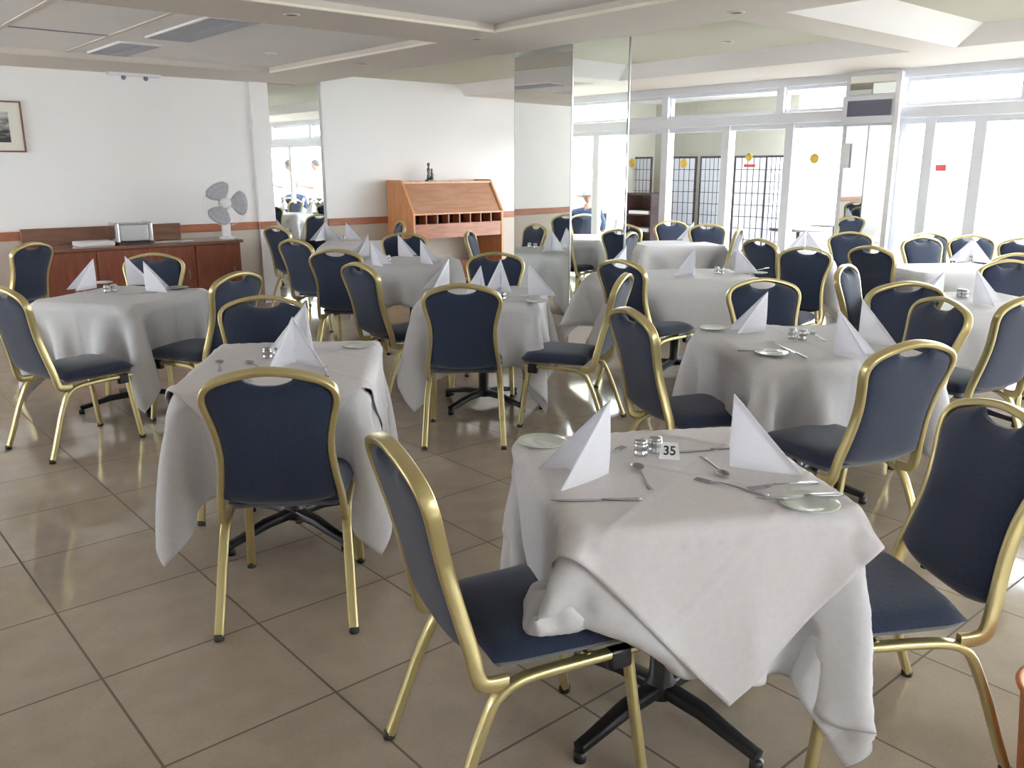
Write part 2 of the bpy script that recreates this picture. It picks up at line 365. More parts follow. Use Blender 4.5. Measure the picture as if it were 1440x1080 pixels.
def make_chair(label, group):
    t = thing('banquet_chair', label, 'chair', group=group)
    right = [(x, back_y(z), z) for x, z in FR]
    pts = right + [(-x, y, z) for x, y, z in right[-2::-1]]
    pts = [(.203, -.12, .385), (.203, -.165, .388)] + pts + [(-.203, -.165, .388), (-.203, -.12, .385)]
    MB().sweep(smooth_path(pts, 3), rr(.022, .038, .007), (0, 1, .25)).obj('back_frame', 'gold', t)
    # backrest cushion
    nu, nv = 34, 22; m = MB(); fx = [p[0] for p in FR]
    def fw(z):
        for (x0, z0), (x1, z1) in zip(FR, FR[1:]):
            if z0 <= z <= z1: return x0 + (x1 - x0) * (z - z0) / (z1 - z0)
        return 0
    def arch(x):
        x = abs(x)
        for (x0, z0), (x1, z1) in zip(FR[6:], FR[7:]):
            if x1 <= x <= x0: return z0 + (z1 - z0) * (x0 - x) / (x0 - x1)
        return FR[6][1]
    z0 = .448
    for side in (1, -1):
        for j in range(nv + 1):
            v = j / nv; vv = v
            for i in range(nu + 1):
                u = -1 + 2 * i / nu; X = u * .200
                zt = arch(X * 1.0) - .012 - (.038 * (1 - (X / .082) ** 2) ** .7 if abs(X) < .082 else 0)
                zb = z0 + .03 * abs(u) ** 3; z = zb + vv * (zt - zb); W = fw(min(z, .83)) - .006 if z < .83 else .202
                x = u * W if z < .83 else u * .200
                e = max(0, 1 - abs(u) ** 5) ** .5 * max(0, 1 - abs(2 * v - 1) ** 9) ** .5
                th = (.006 + (.026 if side > 0 else .020) * e) * side
                m.v.append((x, back_y(z) + th + .002, z)); m.sm
    k = nu + 1; off = (nv + 1) * k
    for j in range(nv):
        for i in range(nu):
            a = j * k + i; q = (a, a + 1, a + k + 1, a + k)
            m.f.append(q[::-1]); m.f.append(tuple(off + x for x in q)); m.sm += [True, True]
    for i in range(nu):
        m.f.append((i, i + 1, off + i + 1, off + i)); a = nv * k + i; m.f.append((a + 1, a, off + a, off + a + 1)); m.sm += [False] * 2
    for j in range(nv):
        a = j * k; m.f.append((a + k, a, off + a, off + a + k)); a = j * k + nu; m.f.append((a, a + k, off + a + k, off + a)); m.sm += [False] * 2
    m.obj('backrest', 'navy', t)
    # seat cushion
    n = 20; m = MB()
    def wid(y): return .200 + .022 * (y + .15) / .41
    for s in (1, -1):
        for j in range(n + 1):
            for i in range(n + 1):
                u = -1 + 2 * i / n; v = -1 + 2 * j / n
                y = .055 + v * .205; x = u * wid(y) * (1 - .05 * max(0, abs(v) - .7) / .3)
                e = max(0, 1 - abs(u) ** 7) ** .5 * max(0, 1 - abs(v) ** 7) ** .5
                m.v.append((x, y, .432 + (.04 * e + .008 * (1 - u * u) * e if s > 0 else -.024 * min(1, e * 2))))
    k = n + 1; off = k * k
    for j in range(n):
        for i in range(n):
            a = j * k + i; q = (a, a + 1, a + k + 1, a + k); m.f.append(q); m.f.append(tuple(off + x for x in q[::-1])); m.sm += [True, True]
    m.obj('seat', 'navy', t, True)
    pr = rr(.022, .032, .007)
    for s in (-1, 1):
        rear = [(.203*s, .235, .388), (.203*s, .10, .387), (.203*s, -.03, .386), (.204*s, -.10, .378), (.206*s, -.150, .350), (.209*s, -.178, .30), (.214*s, -.212, .22), (.220*s, -.255, .10), (.225*s, -.288, .014)]
        L = MB().sweep(smooth_path(rear, 3), pr, (1, 0, 0)).obj('leg', 'gold', t)
        MB().lathe([(0, 0), (.017, 0), (.018, .012), (.015, .022), (0, .022)], (.2255*s, -.290, 0), 10).obj('foot_cap', 'foot', L)
        fr = [(.196*s, .212, .392), (.2*s, .222, .30), (.208*s, .242, .15), (.215*s, .26, .014)]
        L = MB().sweep(smooth_path(fr, 3), pr, (1, 0, 0)).obj('leg', 'gold', t)
        MB().lathe([(0, 0), (.017, 0), (.018, .012), (.015, .022), (0, .022)], (.2155*s, .2615, 0), 10).obj('foot_cap', 'foot', L)
        MB().box(.203*s - .017, .203*s + .017, .150, .215, .345, .40, .008).obj('linking_clip', 'black', t)
    MB().tube([(-.2, .10, .392), (.2, .10, .392)], .009).obj('stretcher', 'gold', t)
    return t
CH = []
GRP = None
SPEC = [ # x, y, heading, label
 (1.31, 2.74, 34.5, 'banquet chair seen squarely from behind, pushed up to the small table left of centre'),
 (1.33, 1.52, 106, 'large banquet chair in the foreground, left of the table with number 35'),
 (2.15, 0.98, 303, 'banquet chair at the right edge, right of the table with number 35'),
 (3.19, 1.66, 18, 'banquet chair with its back to us, near right side of the table behind number 35'),
 (4.08, 2.48, 212, 'banquet chair facing us at the back of the table behind number 35'),
 (3.17, 2.41, 112, 'banquet chair seen almost edge on, left of the table behind number 35'),
 (3.68, 3.70, 331, 'banquet chair turned left at the right side of the centre table'),
 (3.02, 3.92, 40, 'banquet chair seen squarely from behind at the front of the centre table'),
 (3.85, 4.72, 230, 'banquet chair facing us behind the four napkins of the centre table'),
 (3.27, 4.98, 89, 'banquet chair at the left side of the centre table, its seat showing'),
 (3.57, 6.14, 50, 'banquet chair from behind at the near side of the table before the bureau'),
 (3.86, 7.12, 76, 'banquet chair at the left side of the table before the bureau'),
 (4.50, 8.78, 78, 'banquet chair nearest the wall mirror, left of the table under it'),
 (5.44, 8.76, 290, 'banquet chair right of the table under the wall mirror, left of the bureau'),
 (4.50, 6.78, 218, 'banquet chair facing us behind the right napkins of the table before the bureau'),
 (5.55, 6.60, 140, 'banquet chair seen edge on, standing alone in front of the wooden bureau'),
 (1.97, 6.25, 216, 'banquet chair facing us between the left table and the sideboard'),
 (2.00, 5.28, 335, 'banquet chair turned away at the right side of the left table'),
 (1.22, 5.26, 74, 'banquet chair cut by the left edge, at the near side of the left table'),
 (1.54, 8.40, 327, 'banquet chair at the far left edge, left of the wooden sideboard'),
 (1.62, 3.70, 217, 'banquet chair facing us at the back of the small table left of centre'),
 (4.72, 3.97, 90, 'banquet chair from behind at the left end of the long table near the column'),
 (6.32, 5.98, 338, 'banquet chair turned left, just right of the mirrored column'),
 (7.60, 5.62, 335, 'banquet chair at the right side of the table before the terrace doors'),
 (6.97, 4.30, 104, 'banquet chair left of the table beside the window pillar'),
 (5.92, 3.62, 262, 'banquet chair at the right end of the long table near the column'),
 (7.85, 4.05, 222, 'banquet chair facing us behind the table beside the window pillar'),
 (7.02, 3.32, 100, 'banquet chair between the pillar table and the table near the bright window'),
 (5.34, 2.50, 168, 'banquet chair seen edge on, right behind the two close napkins at the right'),
 (4.92, 2.40, 38, 'banquet chair from behind at the near left of the table at the right edge'),
 (3.98, 1.92, 302, 'banquet chair facing left at the right side of the table behind number 35'),
 (4.74, 1.82, 15, 'banquet chair from behind cut by the right edge, near side of the right edge table'),
 (7.86, 3.28, 206, 'banquet chair facing us at the back left of the table near the bright window'),
 (8.36, 3.48, 212, 'banquet chair closest to the glass behind the table near the bright window'),
 (7.62, 6.62, 78, 'banquet chair at the left side of the table before the terrace doors'),
 (8.05, 6.32, 205, 'banquet chair facing us behind the left napkins of the terrace door table'),
 (7.86, 5.70, 212, 'banquet chair facing us behind the right napkins of the terrace door table'),
 (8.30, 3.10, 222, 'banquet chair facing us behind the right part of the bright window table'),
 (8.25, 2.72, 240, 'banquet chair at the far right edge close to the bright window'),
 (6.20, 1.98, 215, 'banquet chair facing us directly behind the table at the right edge'),
 (6.75, 2.12, 215, 'banquet chair at the right edge, the farther of two facing chairs one behind another'),
]
chair0 = None
for i, s in enumerate(SPEC):
    x, y, h, lab = s[:4]
    if chair0 is None:
        chair0 = make_chair(lab, 'navy and gold banquet chairs'); r = chair0; r.location = (x, y, 0); r.rotation_euler = (0, 0, hd(h))
    else: r = dup(chair0, (x, y, 0), hd(h), lab, 'navy and gold banquet chairs')
    CH.append((x, y, h))

# ------------------------------------------------------------------ tables
def make_table(w, d, loc, h, label, armrot=0):
    t = thing('pedestal_table', label, 'table', (*loc, 0), hd(h), 'pedestal tables')
    MB().box(-w/2 + .045, w/2 - .045, -d/2 + .045, d/2 - .045, .700, .726, .006).obj('tabletop', 'lamin', t)
    MB().lathe([(0, .688), (.16, .688), (.16, .700), (0, .700)], n=20).obj('top_plate', 'black', t)
    MB().lathe([(0, .06), (.045, .06), (.045, .1), (.034, .12), (.034, .69), (0, .69)], n=20).obj('column', 'black', t)
    for k in range(4):
        a = PI / 4 + k * PI / 2 + armrot; ca, sa = math.cos(a), math.sin(a)
        path = [(.02*ca, .02*sa, .085), (.15*ca, .15*sa, .078), (.27*ca, .27*sa, .052), (.335*ca, .335*sa, .040)]
        L = MB().sweep(path, rr(.05, .036, .010), (0, 0, 1), scale=[1.1, 1, .8, .75]).obj('base_arm', 'black', t)
        MB().lathe([(0, 0), (.018, 0), (.018, .03), (0, .03)], (.33*ca, .33*sa, 0), 12).obj('glide', 'black', L)
    return t

# ------------------------------------------------------------------ cloth (drape settled by a small particle solver)
def drape(w, d, loc, h, cw, cd, crot, seats, N=33, steps=190, off=(0, 0), top=.745, under=None, inflate=0., lift=None, seed=1):
    """square cloth cw x cd turned by crot on a w x d table; returns world-space vertices and grid size"""
    rng = np.random.RandomState(seed)
    Nx = N; Ny = max(9, int(round(N * cd / cw)))
    u = np.linspace(-cw/2, cw/2, Nx); v = np.linspace(-cd/2, cd/2, Ny)
    U, V = np.meshgrid(u, v); c, s = math.cos(crot), math.sin(crot)
    X = np.stack([U*c - V*s + off[0], U*s + V*c + off[1], np.full_like(U, top + .012)], -1)
    X += rng.normal(0, .0015, X.shape)
    P = X.copy(); dx = cw/(Nx-1); dy = cd/(Ny-1)
    g = -9.8; dt = 1/60.; r = .012
    R = np.array([w/2 + inflate - r, d/2 + inflate - r])
    hr = math.radians(h); ch, sh = math.cos(hr), math.sin(hr)
    S = []
    for sx, sy, sh_ in seats:   # seat colliders in table space
        ddx, ddy = sx - loc[0], sy - loc[1]
        lx = ddx*ch - ddy*sh; ly = ddx*sh + ddy*ch
        S.append((lx, ly, math.radians(sh_ - h), sh_ == 106))
    def con(a, b, L, k):
        D = b - a; n = np.linalg.norm(D, axis=-1, keepdims=True) + 1e-9
        return D * (k * .5 * (n - L) / n)
    def pairs():
        out = []
        for st in (0, 1):
            out.append((np.s_[:, st:Nx-1:2], np.s_[:, st+1:Nx:2], dx, 1.))
            out.append((np.s_[st:Ny-1:2, :], np.s_[st+1:Ny:2, :], dy, 1.))
        dg = math.hypot(dx, dy)
        for st in (0, 1):
            out.append((np.s_[st:Ny-1:2, :-1], np.s_[st+1:Ny:2, 1:], dg, .35))
            out.append((np.s_[st:Ny-1:2, 1:], np.s_[st+1:Ny:2, :-1], dg, .35))
        for st in (0, 1, 2, 3):
            if st < 2 or True:
                pass
        return out
    PR = pairs()
    def trim(a, b):
        A = X[a]; B = X[b]
        return A, B
    lines = []
    for a, b, L, k in PR:
        sa, sb = X[a].shape, X[b].shape
        m0, m1 = min(sa[0], sb[0]), min(sa[1], sb[1])
        lines.append((a, b, L, k, m0, m1))
    for it in range(steps):
        damp = .985 if it < steps * .6 else .93
        Vv = (X - P) * damp; P = X.copy(); X = X + Vv; X[..., 2] += g * dt * dt
        for k_ in range(7):
            for a, b, L, k, m0, m1 in lines:
                A = X[a][:m0, :m1]; B = X[b][:m0, :m1]; D = con(A, B, L, k)
                A += D; B -= D
            # bending
            D = con(X[:, :-2], X[:, 2:], 2*dx, .10); D[np.linalg.norm(X[:, 2:] - X[:, :-2], axis=-1) > 2*dx] = 0
            X[:, :-2] += D; X[:, 2:] -= D
            D = con(X[:-2], X[2:], 2*dy, .10); D[np.linalg.norm(X[2:] - X[:-2], axis=-1) > 2*dy] = 0
            X[:-2] += D; X[2:] -= D
            # table block
            q = np.abs(X[..., :2]) - R; zc = X[..., 2] - (top - .06); qz = np.abs(zc) - (.06 - r)
            Q = np.stack([q[..., 0], q[..., 1], qz], -1); out = np.maximum(Q, 0); lo = np.linalg.norm(out, axis=-1)
            sd = lo + np.minimum(Q.max(-1), 0) - r - .003
            hit = sd < 0
            if hit.any():
                xs = X[hit]; qs = Q[hit]; os_ = out[hit]; los = lo[hit]; sg = np.sign(np.stack([xs[:, 0], xs[:, 1], zc[hit]], -1))
                n = np.where((los > 1e-6)[:, None], os_ / (los[:, None] + 1e-9), 0)
                ins = los <= 1e-6
                if ins.any():
                    am = qs[ins].argmax(-1); nn = np.zeros((ins.sum(), 3)); nn[np.arange(len(am)), am] = 1; n[ins] = nn
                X[hit] = xs + n * sg * (-sd[hit])[:, None]
                # friction on top
                tp = hit & (X[..., 2] > top - .004)
                X[tp, :2] = P[tp, :2] + (X[tp, :2] - P[tp, :2]) * .35
            # seats
            for lx, ly, a, soft in S:
                ca, sa = math.cos(a), math.sin(a)
                rx = X[..., 0] - lx; ry = X[..., 1] - ly
                ax = rx*ca - ry*sa; ay = rx*sa + ry*ca
                e = .012
                dxs = .222 + e - np.abs(ax); dyl = ay + (-.03 if soft else -.09); dyh = .265 + e - ay; dz = .485 - X[..., 2]; dzb = X[..., 2] - (.27 if soft else -.1)
                hit = (dxs > 0) & (dyh > 0) & (dyl > 0) & (dz > 0) & (dzb > 0)
                if hit.any():
                    pen = np.stack([dz[hit], dxs[hit], dyh[hit]], -1); am = pen.argmin(-1) if not soft else np.zeros(hit.sum(), int)
                    X2 = X[hit]; axh, ayh = ax[hit], ay[hit]
                    X2[am == 0, 2] += np.minimum(pen[am == 0, 0], .006 if soft else 1)
                    naX = axh + np.where(am == 1, np.sign(axh) * pen[:, 1], 0); naY = ayh + np.where(am == 2, pen[:, 2], 0)
                    X2[:, 0] = lx + naX*ca + naY*sa; X2[:, 1] = ly - naX*sa + naY*ca
                    X[hit] = X2
            X[..., 2] = np.maximum(X[..., 2], .015)
        if under is not None and (it % 2 == 0):
            UV, UN = under; fl = X.reshape(-1, 3)
            d2 = ((fl[:, None, :] - UV[None]) ** 2).sum(-1); j = d2.argmin(1); dd = ((fl - UV[j]) * UN[j]).sum(-1)
            m = (d2[np.arange(len(fl)), j] < .006) & (dd < .009)
            fl[m] += UN[j][m] * (.009 - dd[m])[:, None]; X = fl.reshape(X.shape)
    return X
def upsample(X, k=3):
    "Catmull-Rom refinement of the grid"
    def up(A):
        n = A.shape[0]; out = []
        pad = np.concatenate([2*A[:1]-A[1:2], A, 2*A[-1:]-A[-2:-1]])
        for i in range(n - 1):
            p0, p1, p2, p3 = pad[i:i+4]
            for j in range(k):
                t = j / k; out.append(.5*((2*p1)+(p2-p0)*t+(2*p0-5*p1+4*p2-p3)*t*t+(3*p1-p0-3*p2+p3)*t**3))
        out.append(A[-1]); return np.array(out)
    return up(up(X).transpose(1, 0, 2)).transpose(1, 0, 2)
def normals(X):
    du = np.gradient(X, axis=1); dv = np.gradient(X, axis=0); n = np.cross(du, dv); return n / (np.linalg.norm(n, axis=-1, keepdims=True) + 1e-9)
def cloth_obj(name, X, loc, h, mname, label, cat, group, k=3, creases=()):
    Y = upsample(X, k); ny, nx = Y.shape[:2]
    n = normals(Y)
    for ax, fr in creases:      # pressed fold lines from the linen cupboard
        j = int(round(fr * ((ny if ax == 0 else nx) - 1)))
        if ax == 0: Y[j] += n[j] * .0035
        else: Y[:, j] += n[:, j] * .0035
    n = normals(Y); Z = Y.reshape(-1, 3); B = (Y - n * .0016).reshape(-1, 3); off = nx * ny
    vs = np.concatenate([Z, B]); fs = []
    for j in range(ny - 1):
        for i in range(nx - 1):
            a = j * nx + i; fs.append((a, a+1, a+nx+1, a+nx)); fs.append((off+a, off+a+nx, off+a+nx+1, off+a+1))
    rim = [j for j in range(nx)] + [(j+1)*nx - 1 for j in range(1, ny)] + [(ny-1)*nx + i for i in range(nx-2, -1, -1)] + [j*nx for j in range(ny-2, 0, -1)]
    for a, b in zip(rim, rim[1:] + rim[:1]): fs.append((b, a, off+a, off+b))
    me = bpy.data.meshes.new(name); me.from_pydata(vs.tolist(), [], fs); me.update(); me.polygons.foreach_set('use_smooth', [True]*len(me.polygons))
    me.materials.append(M[mname]); o = bpy.data.objects.new(name, me); C.objects.link(o); o.location = (*loc, 0); o.rotation_euler = (0, 0, hd(h))
    return tag(o, label, cat, group)
# x, y, heading, width, depth, cloth overhang, extra turn of the cloth, overlay?, name
TB = [
 (1.78, 1.40, 30, .74, .72, .335, -.05, 1, 'with number 35'),
 (1.59, 3.30, 35, .74, .94, .34, -.05, 1, 'left of centre'),
 (3.70, 2.14, 32, .86, .88, .33, .04, 0, 'just behind the number 35 table'),
 (3.53, 4.38, 46, .80, .82, .36, .10, 0, 'in the centre'),
 (1.73, 5.88, 54, .80, .86, .33, -.04, 0, 'in front of the sideboard'),
 (5.25, 4.15, 30, 1.30, .80, .34, 0, 0, 'right of the mirrored column'),
 (4.35, 6.40, 35, .86, .86, .32, 0, 0, 'before the wooden desk'),
 (4.95, 8.35, 35, .80, .80, .32, 0, 0, 'by the wall mirror'),
 (7.55, 6.05, 30, .95, .80, .32, 0, 0, 'before the terrace doors'),
 (7.30, 4.55, 38, .80, .80, .32, 0, 0, 'beside the mirrored window pillar'),
 (7.40, 3.05, 32, 1.0, .80, .32, 0, 0, 'near the bright window'),
 (5.60, 2.15, 32, .95, .90, .33, 0, 0, 'at the right edge'),
]
for i, (x, y, h, w, d, ov, cr, top2, nm) in enumerate(TB):
    make_table(w, d, (x, y), h, 'black pedestal table under white cloth, the one ' + nm, armrot=[-.26, .0, 0, .2, .1, 0, 0, 0, 0, 0, 0, 0][i])
    near = [c for c in CH if math.hypot(c[0]-x, c[1]-y) < 1.1]
    big = i < 5
    N = 37 if i == 0 else 31 if big else 23
    near = [c for c in near if c[2] in (303, 106)] if i == 0 else []
    X = drape(w, d, (x, y), h, w + 2*ov, d + 2*ov, cr, near, N=N, off=(-.01, -.02) if i == 0 else (0, 0), steps=170 if big else 110, seed=3+i)
    cloth_obj('tablecloth', X, (x, y), h, 'cloth', 'long white tablecloth over the table ' + nm, 'tablecloth', 'long white tablecloths', 3 if big else 2, ((0, .5), (1, .5)) if big and not top2 else ())
    if top2:
        Uo = upsample(X, 2); Un = normals(Uo)
        sz = 1.06 if i == 0 else 1.12
        X2 = drape(w, d, (x, y), h, sz, sz, PI/4 + (-.03 if i == 0 else .04), [] if i == 0 else near, N=31 if i == 0 else 27, off=(.025, -.03) if i == 0 else (0, 0), steps=150, top=.749, inflate=.008, under=(Uo.reshape(-1, 3), Un.reshape(-1, 3)), seed=20+i)
        cloth_obj('table_topper', X2, (x, y), h, 'overcloth', 'white top cloth laid cornerwise on the table ' + nm, 'tablecloth', 'top cloths', 3, ((0, .5), (1, .5), (0, .25), (0, .75), (1, .75)))
# ------------------------------------------------------------------ things on the tables
ZT = .752
def view_az(x, y): return math.degrees(math.atan2(x, y))
def napkin_mesh(L=.185, H=.20, op=60, bulge=.006):
    "two right-angled flaps hinged on an upright edge at the origin; first flap along +X"
    m = MB(); n = 7; t = .0018
    for k, a in enumerate((0, math.radians(op))):
        d = Vector((math.cos(a), math.sin(a), 0)); nn = Vector((-math.sin(a), math.cos(a), 0)) * (1 if k == 0 else -1)
        for side in (1, -1):
            base = len(m.v)
            for j in range(n + 1):
                for i in range(n + 1 - j):
                    u, v = i / n, j / n
                    b = bulge * math.sin(PI * min(1, u + v)) * (1 - v)
                    m.v.append(tuple(d * (u * L) + Vector((0, 0, v * H)) + nn * (-b) + nn * (side * t)))
            def ix(i, j): return base + sum(n + 1 - q for q in range(j)) + i
            for j in range(n):
                for i in range(n - j):
                    f = (ix(i, j), ix(i+1, j), ix(i, j+1)); m.f.append(f if side > 0 else f[::-1]); m.sm.append(True)
                    if i < n - j - 1:
                        f = (ix(i+1, j), ix(i+1, j+1), ix(i, j+1)); m.f.append(f if side > 0 else f[::-1]); m.sm.append(True)
        # hypotenuse rim
        b0 = base - (n + 1) * (n + 2) // 2
        def iy(b, i, j): return b + sum(n + 1 - q for q in range(j)) + i
        for j in range(n):
            i = n - j; m.f.append((iy(b0, i, j), iy(b0, i-1, j+1), iy(base, i-1, j+1), iy(base, i, j))); m.sm.append(False)
        for i in range(n): m.f.append((iy(b0, i, 0), iy(b0, i+1, 0), iy(base, i+1, 0), iy(base, i, 0))); m.sm.append(False)
    return m
NM = {k: napkin_mesh(op=v).mesh('napkin', 'paper') for k, v in dict(a=58, b=40, c=78).items()}
def napkin(px, py, flap, op, label, sc=1., h=.20):
    "apex seen at pixel; flap = direction of the first flap relative to the line of sight (0 = right, 90 = away, 180 = left)"
    x, y = at(px, py, ZT + h * sc)
    best = min(TB, key=lambda T: math.hypot(T[0]-x, T[1]-y)); a = math.radians(best[2]); dx, dy = x - best[0], y - best[1]
    lx = dx*math.cos(a) - dy*math.sin(a); ly = dx*math.sin(a) + dy*math.cos(a); mx, my = best[3]/2 - .03, best[4]/2 - .03
    lx = max(-mx, min(mx, lx)); ly = max(-my, min(my, ly)); x = best[0] + lx*math.cos(a) + ly*math.sin(a); y = best[1] - lx*math.sin(a) + ly*math.cos(a)
    o = bpy.data.objects.new('folded_napkin', NM[op]); C.objects.link(o)
    o.location = (x, y, ZT + .002); o.rotation_euler = (0, 0, math.radians(flap - view_az(x, y))); o.scale = (sc, sc, sc)
    tag(o, label, 'napkin', 'folded white paper napkins')
T0 = 'on the table with number 35'
napkin(858, 563, 173, 'a', 'white folded napkin standing at the left of the shakers ' + T0, 1.03)
napkin(1033, 555, 352, 'a', 'white folded napkin standing right of the small number 35 card', 1.03)
napkin(429, 427, 200, 'c', 'taller rear one of the two white napkins on the small table left of centre')
napkin(411, 446, 232, 'c', 'nearer of the two white napkins on the small table left of centre', .98)
napkin(1080, 410, 183, 'b', 'white folded napkin at the left place of the second table on the right')
napkin(1179, 435, 322, 'a', 'left one of the two close white napkins on the second table on the right')
napkin(1213, 421, 338, 'a', 'right one of the two close white napkins on the second table on the right')
napkin(631, 364, 190, 'b', 'leftmost white napkin on the centre table, wide to the left')
napkin(676, 374, 225, 'a', 'second white napkin from left on the centre table')
napkin(704, 365, 235, 'a', 'third white napkin from left on the centre table, before the facing chair')
napkin(743, 371, 342, 'b', 'rightmost white napkin on the centre table, wide to the right')
napkin(104, 363, 185, 'b', 'white napkin at the left end of the left table')
napkin(179, 360, 340, 'a', 'white napkin in the middle of the left table, behind its neighbour')
napkin(201, 367, 315, 'c', 'white napkin with a bright front flap at the right of the left table')
napkin(499, 330, 190, 'b', 'leftmost white napkin on the table before the desk')
napkin(522, 339, 300, 'c', 'second white napkin from left on the table before the desk')
napkin(560, 328, 320, 'a', 'white napkin before the facing chair on the table before the desk')
napkin(591, 337, 305, 'c', 'rightmost white napkin on the table before the desk')
napkin(433, 298, 320, 'b', 'left white napkin on the table by the wall mirror')
napkin(453, 307, 190, 'b', 'middle white napkin on the table by the wall mirror')
napkin(495, 306, 335, 'b', 'right white napkin on the table by the wall mirror')
napkin(977, 350, 215, 'a', 'white napkin at the middle of the long table right of the column')
napkin(1036, 347, 335, 'b', 'white napkin at the right of the long table right of the column')
napkin(868, 342, 190, 'b', 'white napkin at the left end of the long table right of the column')
napkin(904, 300, 330, 'a', 'leftmost white napkin on the table before the terrace doors')
napkin(942, 307, 190, 'b', 'second white napkin on the table before the terrace doors')
napkin(973, 308, 300, 'a', 'third white napkin on the table before the terrace doors')
napkin(989, 309, 335, 'b', 'rightmost white napkin on the table before the terrace doors')
napkin(1122, 322, 190, 'b', 'left white napkin on the table beside the window pillar')
napkin(1147, 320, 330, 'a', 'right white napkin on the table beside the window pillar')
napkin(1334, 331, 190, 'b', 'left white napkin on the table near the bright window')
napkin(1380, 335, 335, 'a', 'right white napkin on the table near the bright window')
napkin(1329, 381, 190, 'b', 'left white napkin on the table at the right edge')
napkin(1374, 379, 310, 'c', 'right white napkin on the table at the right edge')
# cutlery: lengths along +X, lying flat
def flat(outline, z0=0, t=.0025, arch=None):
    m = MB(); n = len(outline) // 2
    return m
def strip(m, st, t=.0022):
    "st: list of (x, halfwidth, z)"
    vs = []
    for x, w, z in st: vs += [(x, -w, z), (x, w, z), (x, w*.8, z + t), (x, -w*.8, z + t)]
    fs = []
    for i in range(len(st) - 1):
        a, b = i*4, i*4+4
        for k in range(4): fs.append((a+k, b+k, b+(k+1) % 4, a+(k+1) % 4))
    fs += [(0, 1, 2, 3), tuple(len(vs) - 4 + k for k in (3, 2, 1, 0))]
    m.add(vs, fs, True); return m
def knife():
    m = MB(); strip(m, [(-.11, .006, 0), (-.10, .009, .001), (-.03, .007, .002), (-.01, .005, .002)], .004)
    b = MB(); b.add([(-.01, -.004, .002), (-.01, .007, .002), (.06, .010, .002), (.10, .007, .002), (.115, -.003, .002), (.06, -.006, .002),
                     (-.01, -.004, .0035), (-.01, .007, .0035), (.06, .010, .0035), (.10, .007, .0035), (.115, -.003, .0035), (.06, -.006, .0035)],
                    [(5, 4, 3, 2, 1, 0), (6, 7, 8, 9, 10, 11)] + [(i, (i+1) % 6, (i+1) % 6 + 6, i + 6) for i in range(6)])
    return m, b
def spoon(s=1.):
    m = MB(); strip(m, [(-.09*s, .0075*s, .001), (-.07*s, .008*s, .002), (-.02*s, .003, .006*s), (.035*s, .003, .008*s), (.045*s, .006, .005*s)], .002)
    b = MB(); n = 12; vs = []; fs = []
    for side, dz in ((1, .002), (-1, 0)):
        for j in range(5):
            r = j / 4
            for i in range(n):
                a = 2*PI*i/n; vs.append((.068*s + r*.027*s*math.cos(a), r*.018*s*math.sin(a), dz + .008*s*r*r))
    for k in (0, 1):
        for j in range(4):
            for i in range(n):
                q = (k*5*n + j*n + i, k*5*n + j*n + (i+1) % n, k*5*n + (j+1)*n + (i+1) % n, k*5*n + (j+1)*n + i); fs.append(q if k else q[::-1])
    for i in range(n): fs.append((4*n+i, 4*n+(i+1) % n, 9*n+(i+1) % n, 9*n+i))
    b.add(vs, fs, True); return m, b
def fork():
    m = MB(); strip(m, [(-.10, .008, .001), (-.08, .009, .002), (-.02, .003, .006), (.03, .003, .008)], .002)
    b = MB(); strip(b, [(.03, .003, .008), (.042, .010, .006), (.055, .011, .003)], .002)
    for k in range(4):
        y = -.009 + k*.006; b.box(.054, .098, y - .0015, y + .0015, .003, .005)
    return m, b
CUT = {}
for nm, fn in (('knife', knife), ('spoon', spoon), ('fork', fork)):
    h_, b_ = fn(); CUT[nm] = (h_.mesh(nm + '_handle', 'steel'), b_.mesh(nm + '_head', 'steel'))
def cutlery(kind, p0, p1, label, z=ZT + .003):
    "lies from pixel p0 (handle end) to p1 (head)"
    a = Vector(at(*p0, z)); b = Vector(at(*p1, z)); c = (a + b) / 2; d = b - a
    t = thing(kind, label, kind, (c.x, c.y, z), math.atan2(d.y, d.x), 'table cutlery')
    for part, me in zip(('handle', {'knife': 'blade', 'spoon': 'bowl', 'fork': 'tines'}[kind]), CUT[kind]):
        o = bpy.data.objects.new(part, me); C.objects.link(o); o.parent = t
cutlery('knife', (900, 703), (780, 705), 'knife lying across the near left of the table with number 35')
cutlery('spoon', (916, 690), (893, 655), 'spoon with dark round bowl just before the shakers on the number 35 table')
cutlery('fork', (834, 652), (872, 632), 'fork partly hidden behind the left napkin on the number 35 table')
cutlery('knife', (1024, 631), (965, 636), 'knife behind the right napkin on the number 35 table')
cutlery('spoon', (990, 645), (1016, 670), 'teaspoon lying between the number card and the right napkin')
cutlery('fork', (1045, 690), (1010, 682), 'fork in the middle right of the number 35 table')
cutlery('fork', (1140, 680), (1062, 688), 'fork before the right napkin on the number 35 table')
cutlery('knife', (1186, 696), (1065, 702), 'knife resting over the pale side plate at the right of the number 35 table', ZT + .012)
cutlery('knife', (1138, 506), (1100, 488), 'knife on the second table on the right, pointing at its shakers')
cutlery('fork', (1118, 499), (1070, 473), 'fork on the second table on the right, beside a side plate')
cutlery('knife', (1050, 494), (1096, 495), 'knife across the side plate of the second table on the right')
cutlery('spoon', (1160, 480), (1140, 470), 'small spoon right of the shakers on the second table on the right')
cutlery('spoon', (309, 524), (309, 508), 'dark spoon on the left of the small table left of centre')
cutlery('fork', (460, 530), (457, 516), 'fork on the right half of the small table left of centre')
cutlery('spoon', (368, 520), (352, 512), 'spoon just behind the foreground chair top on the small table left of centre')
cutlery('knife', (215, 412), (175, 414), 'knife on the left table near its front edge')
cutlery('fork', (150, 412), (118, 410), 'fork on the left table beside its left napkin')
cutlery('knife', (760, 422), (726, 424), 'knife at the right of the centre table')
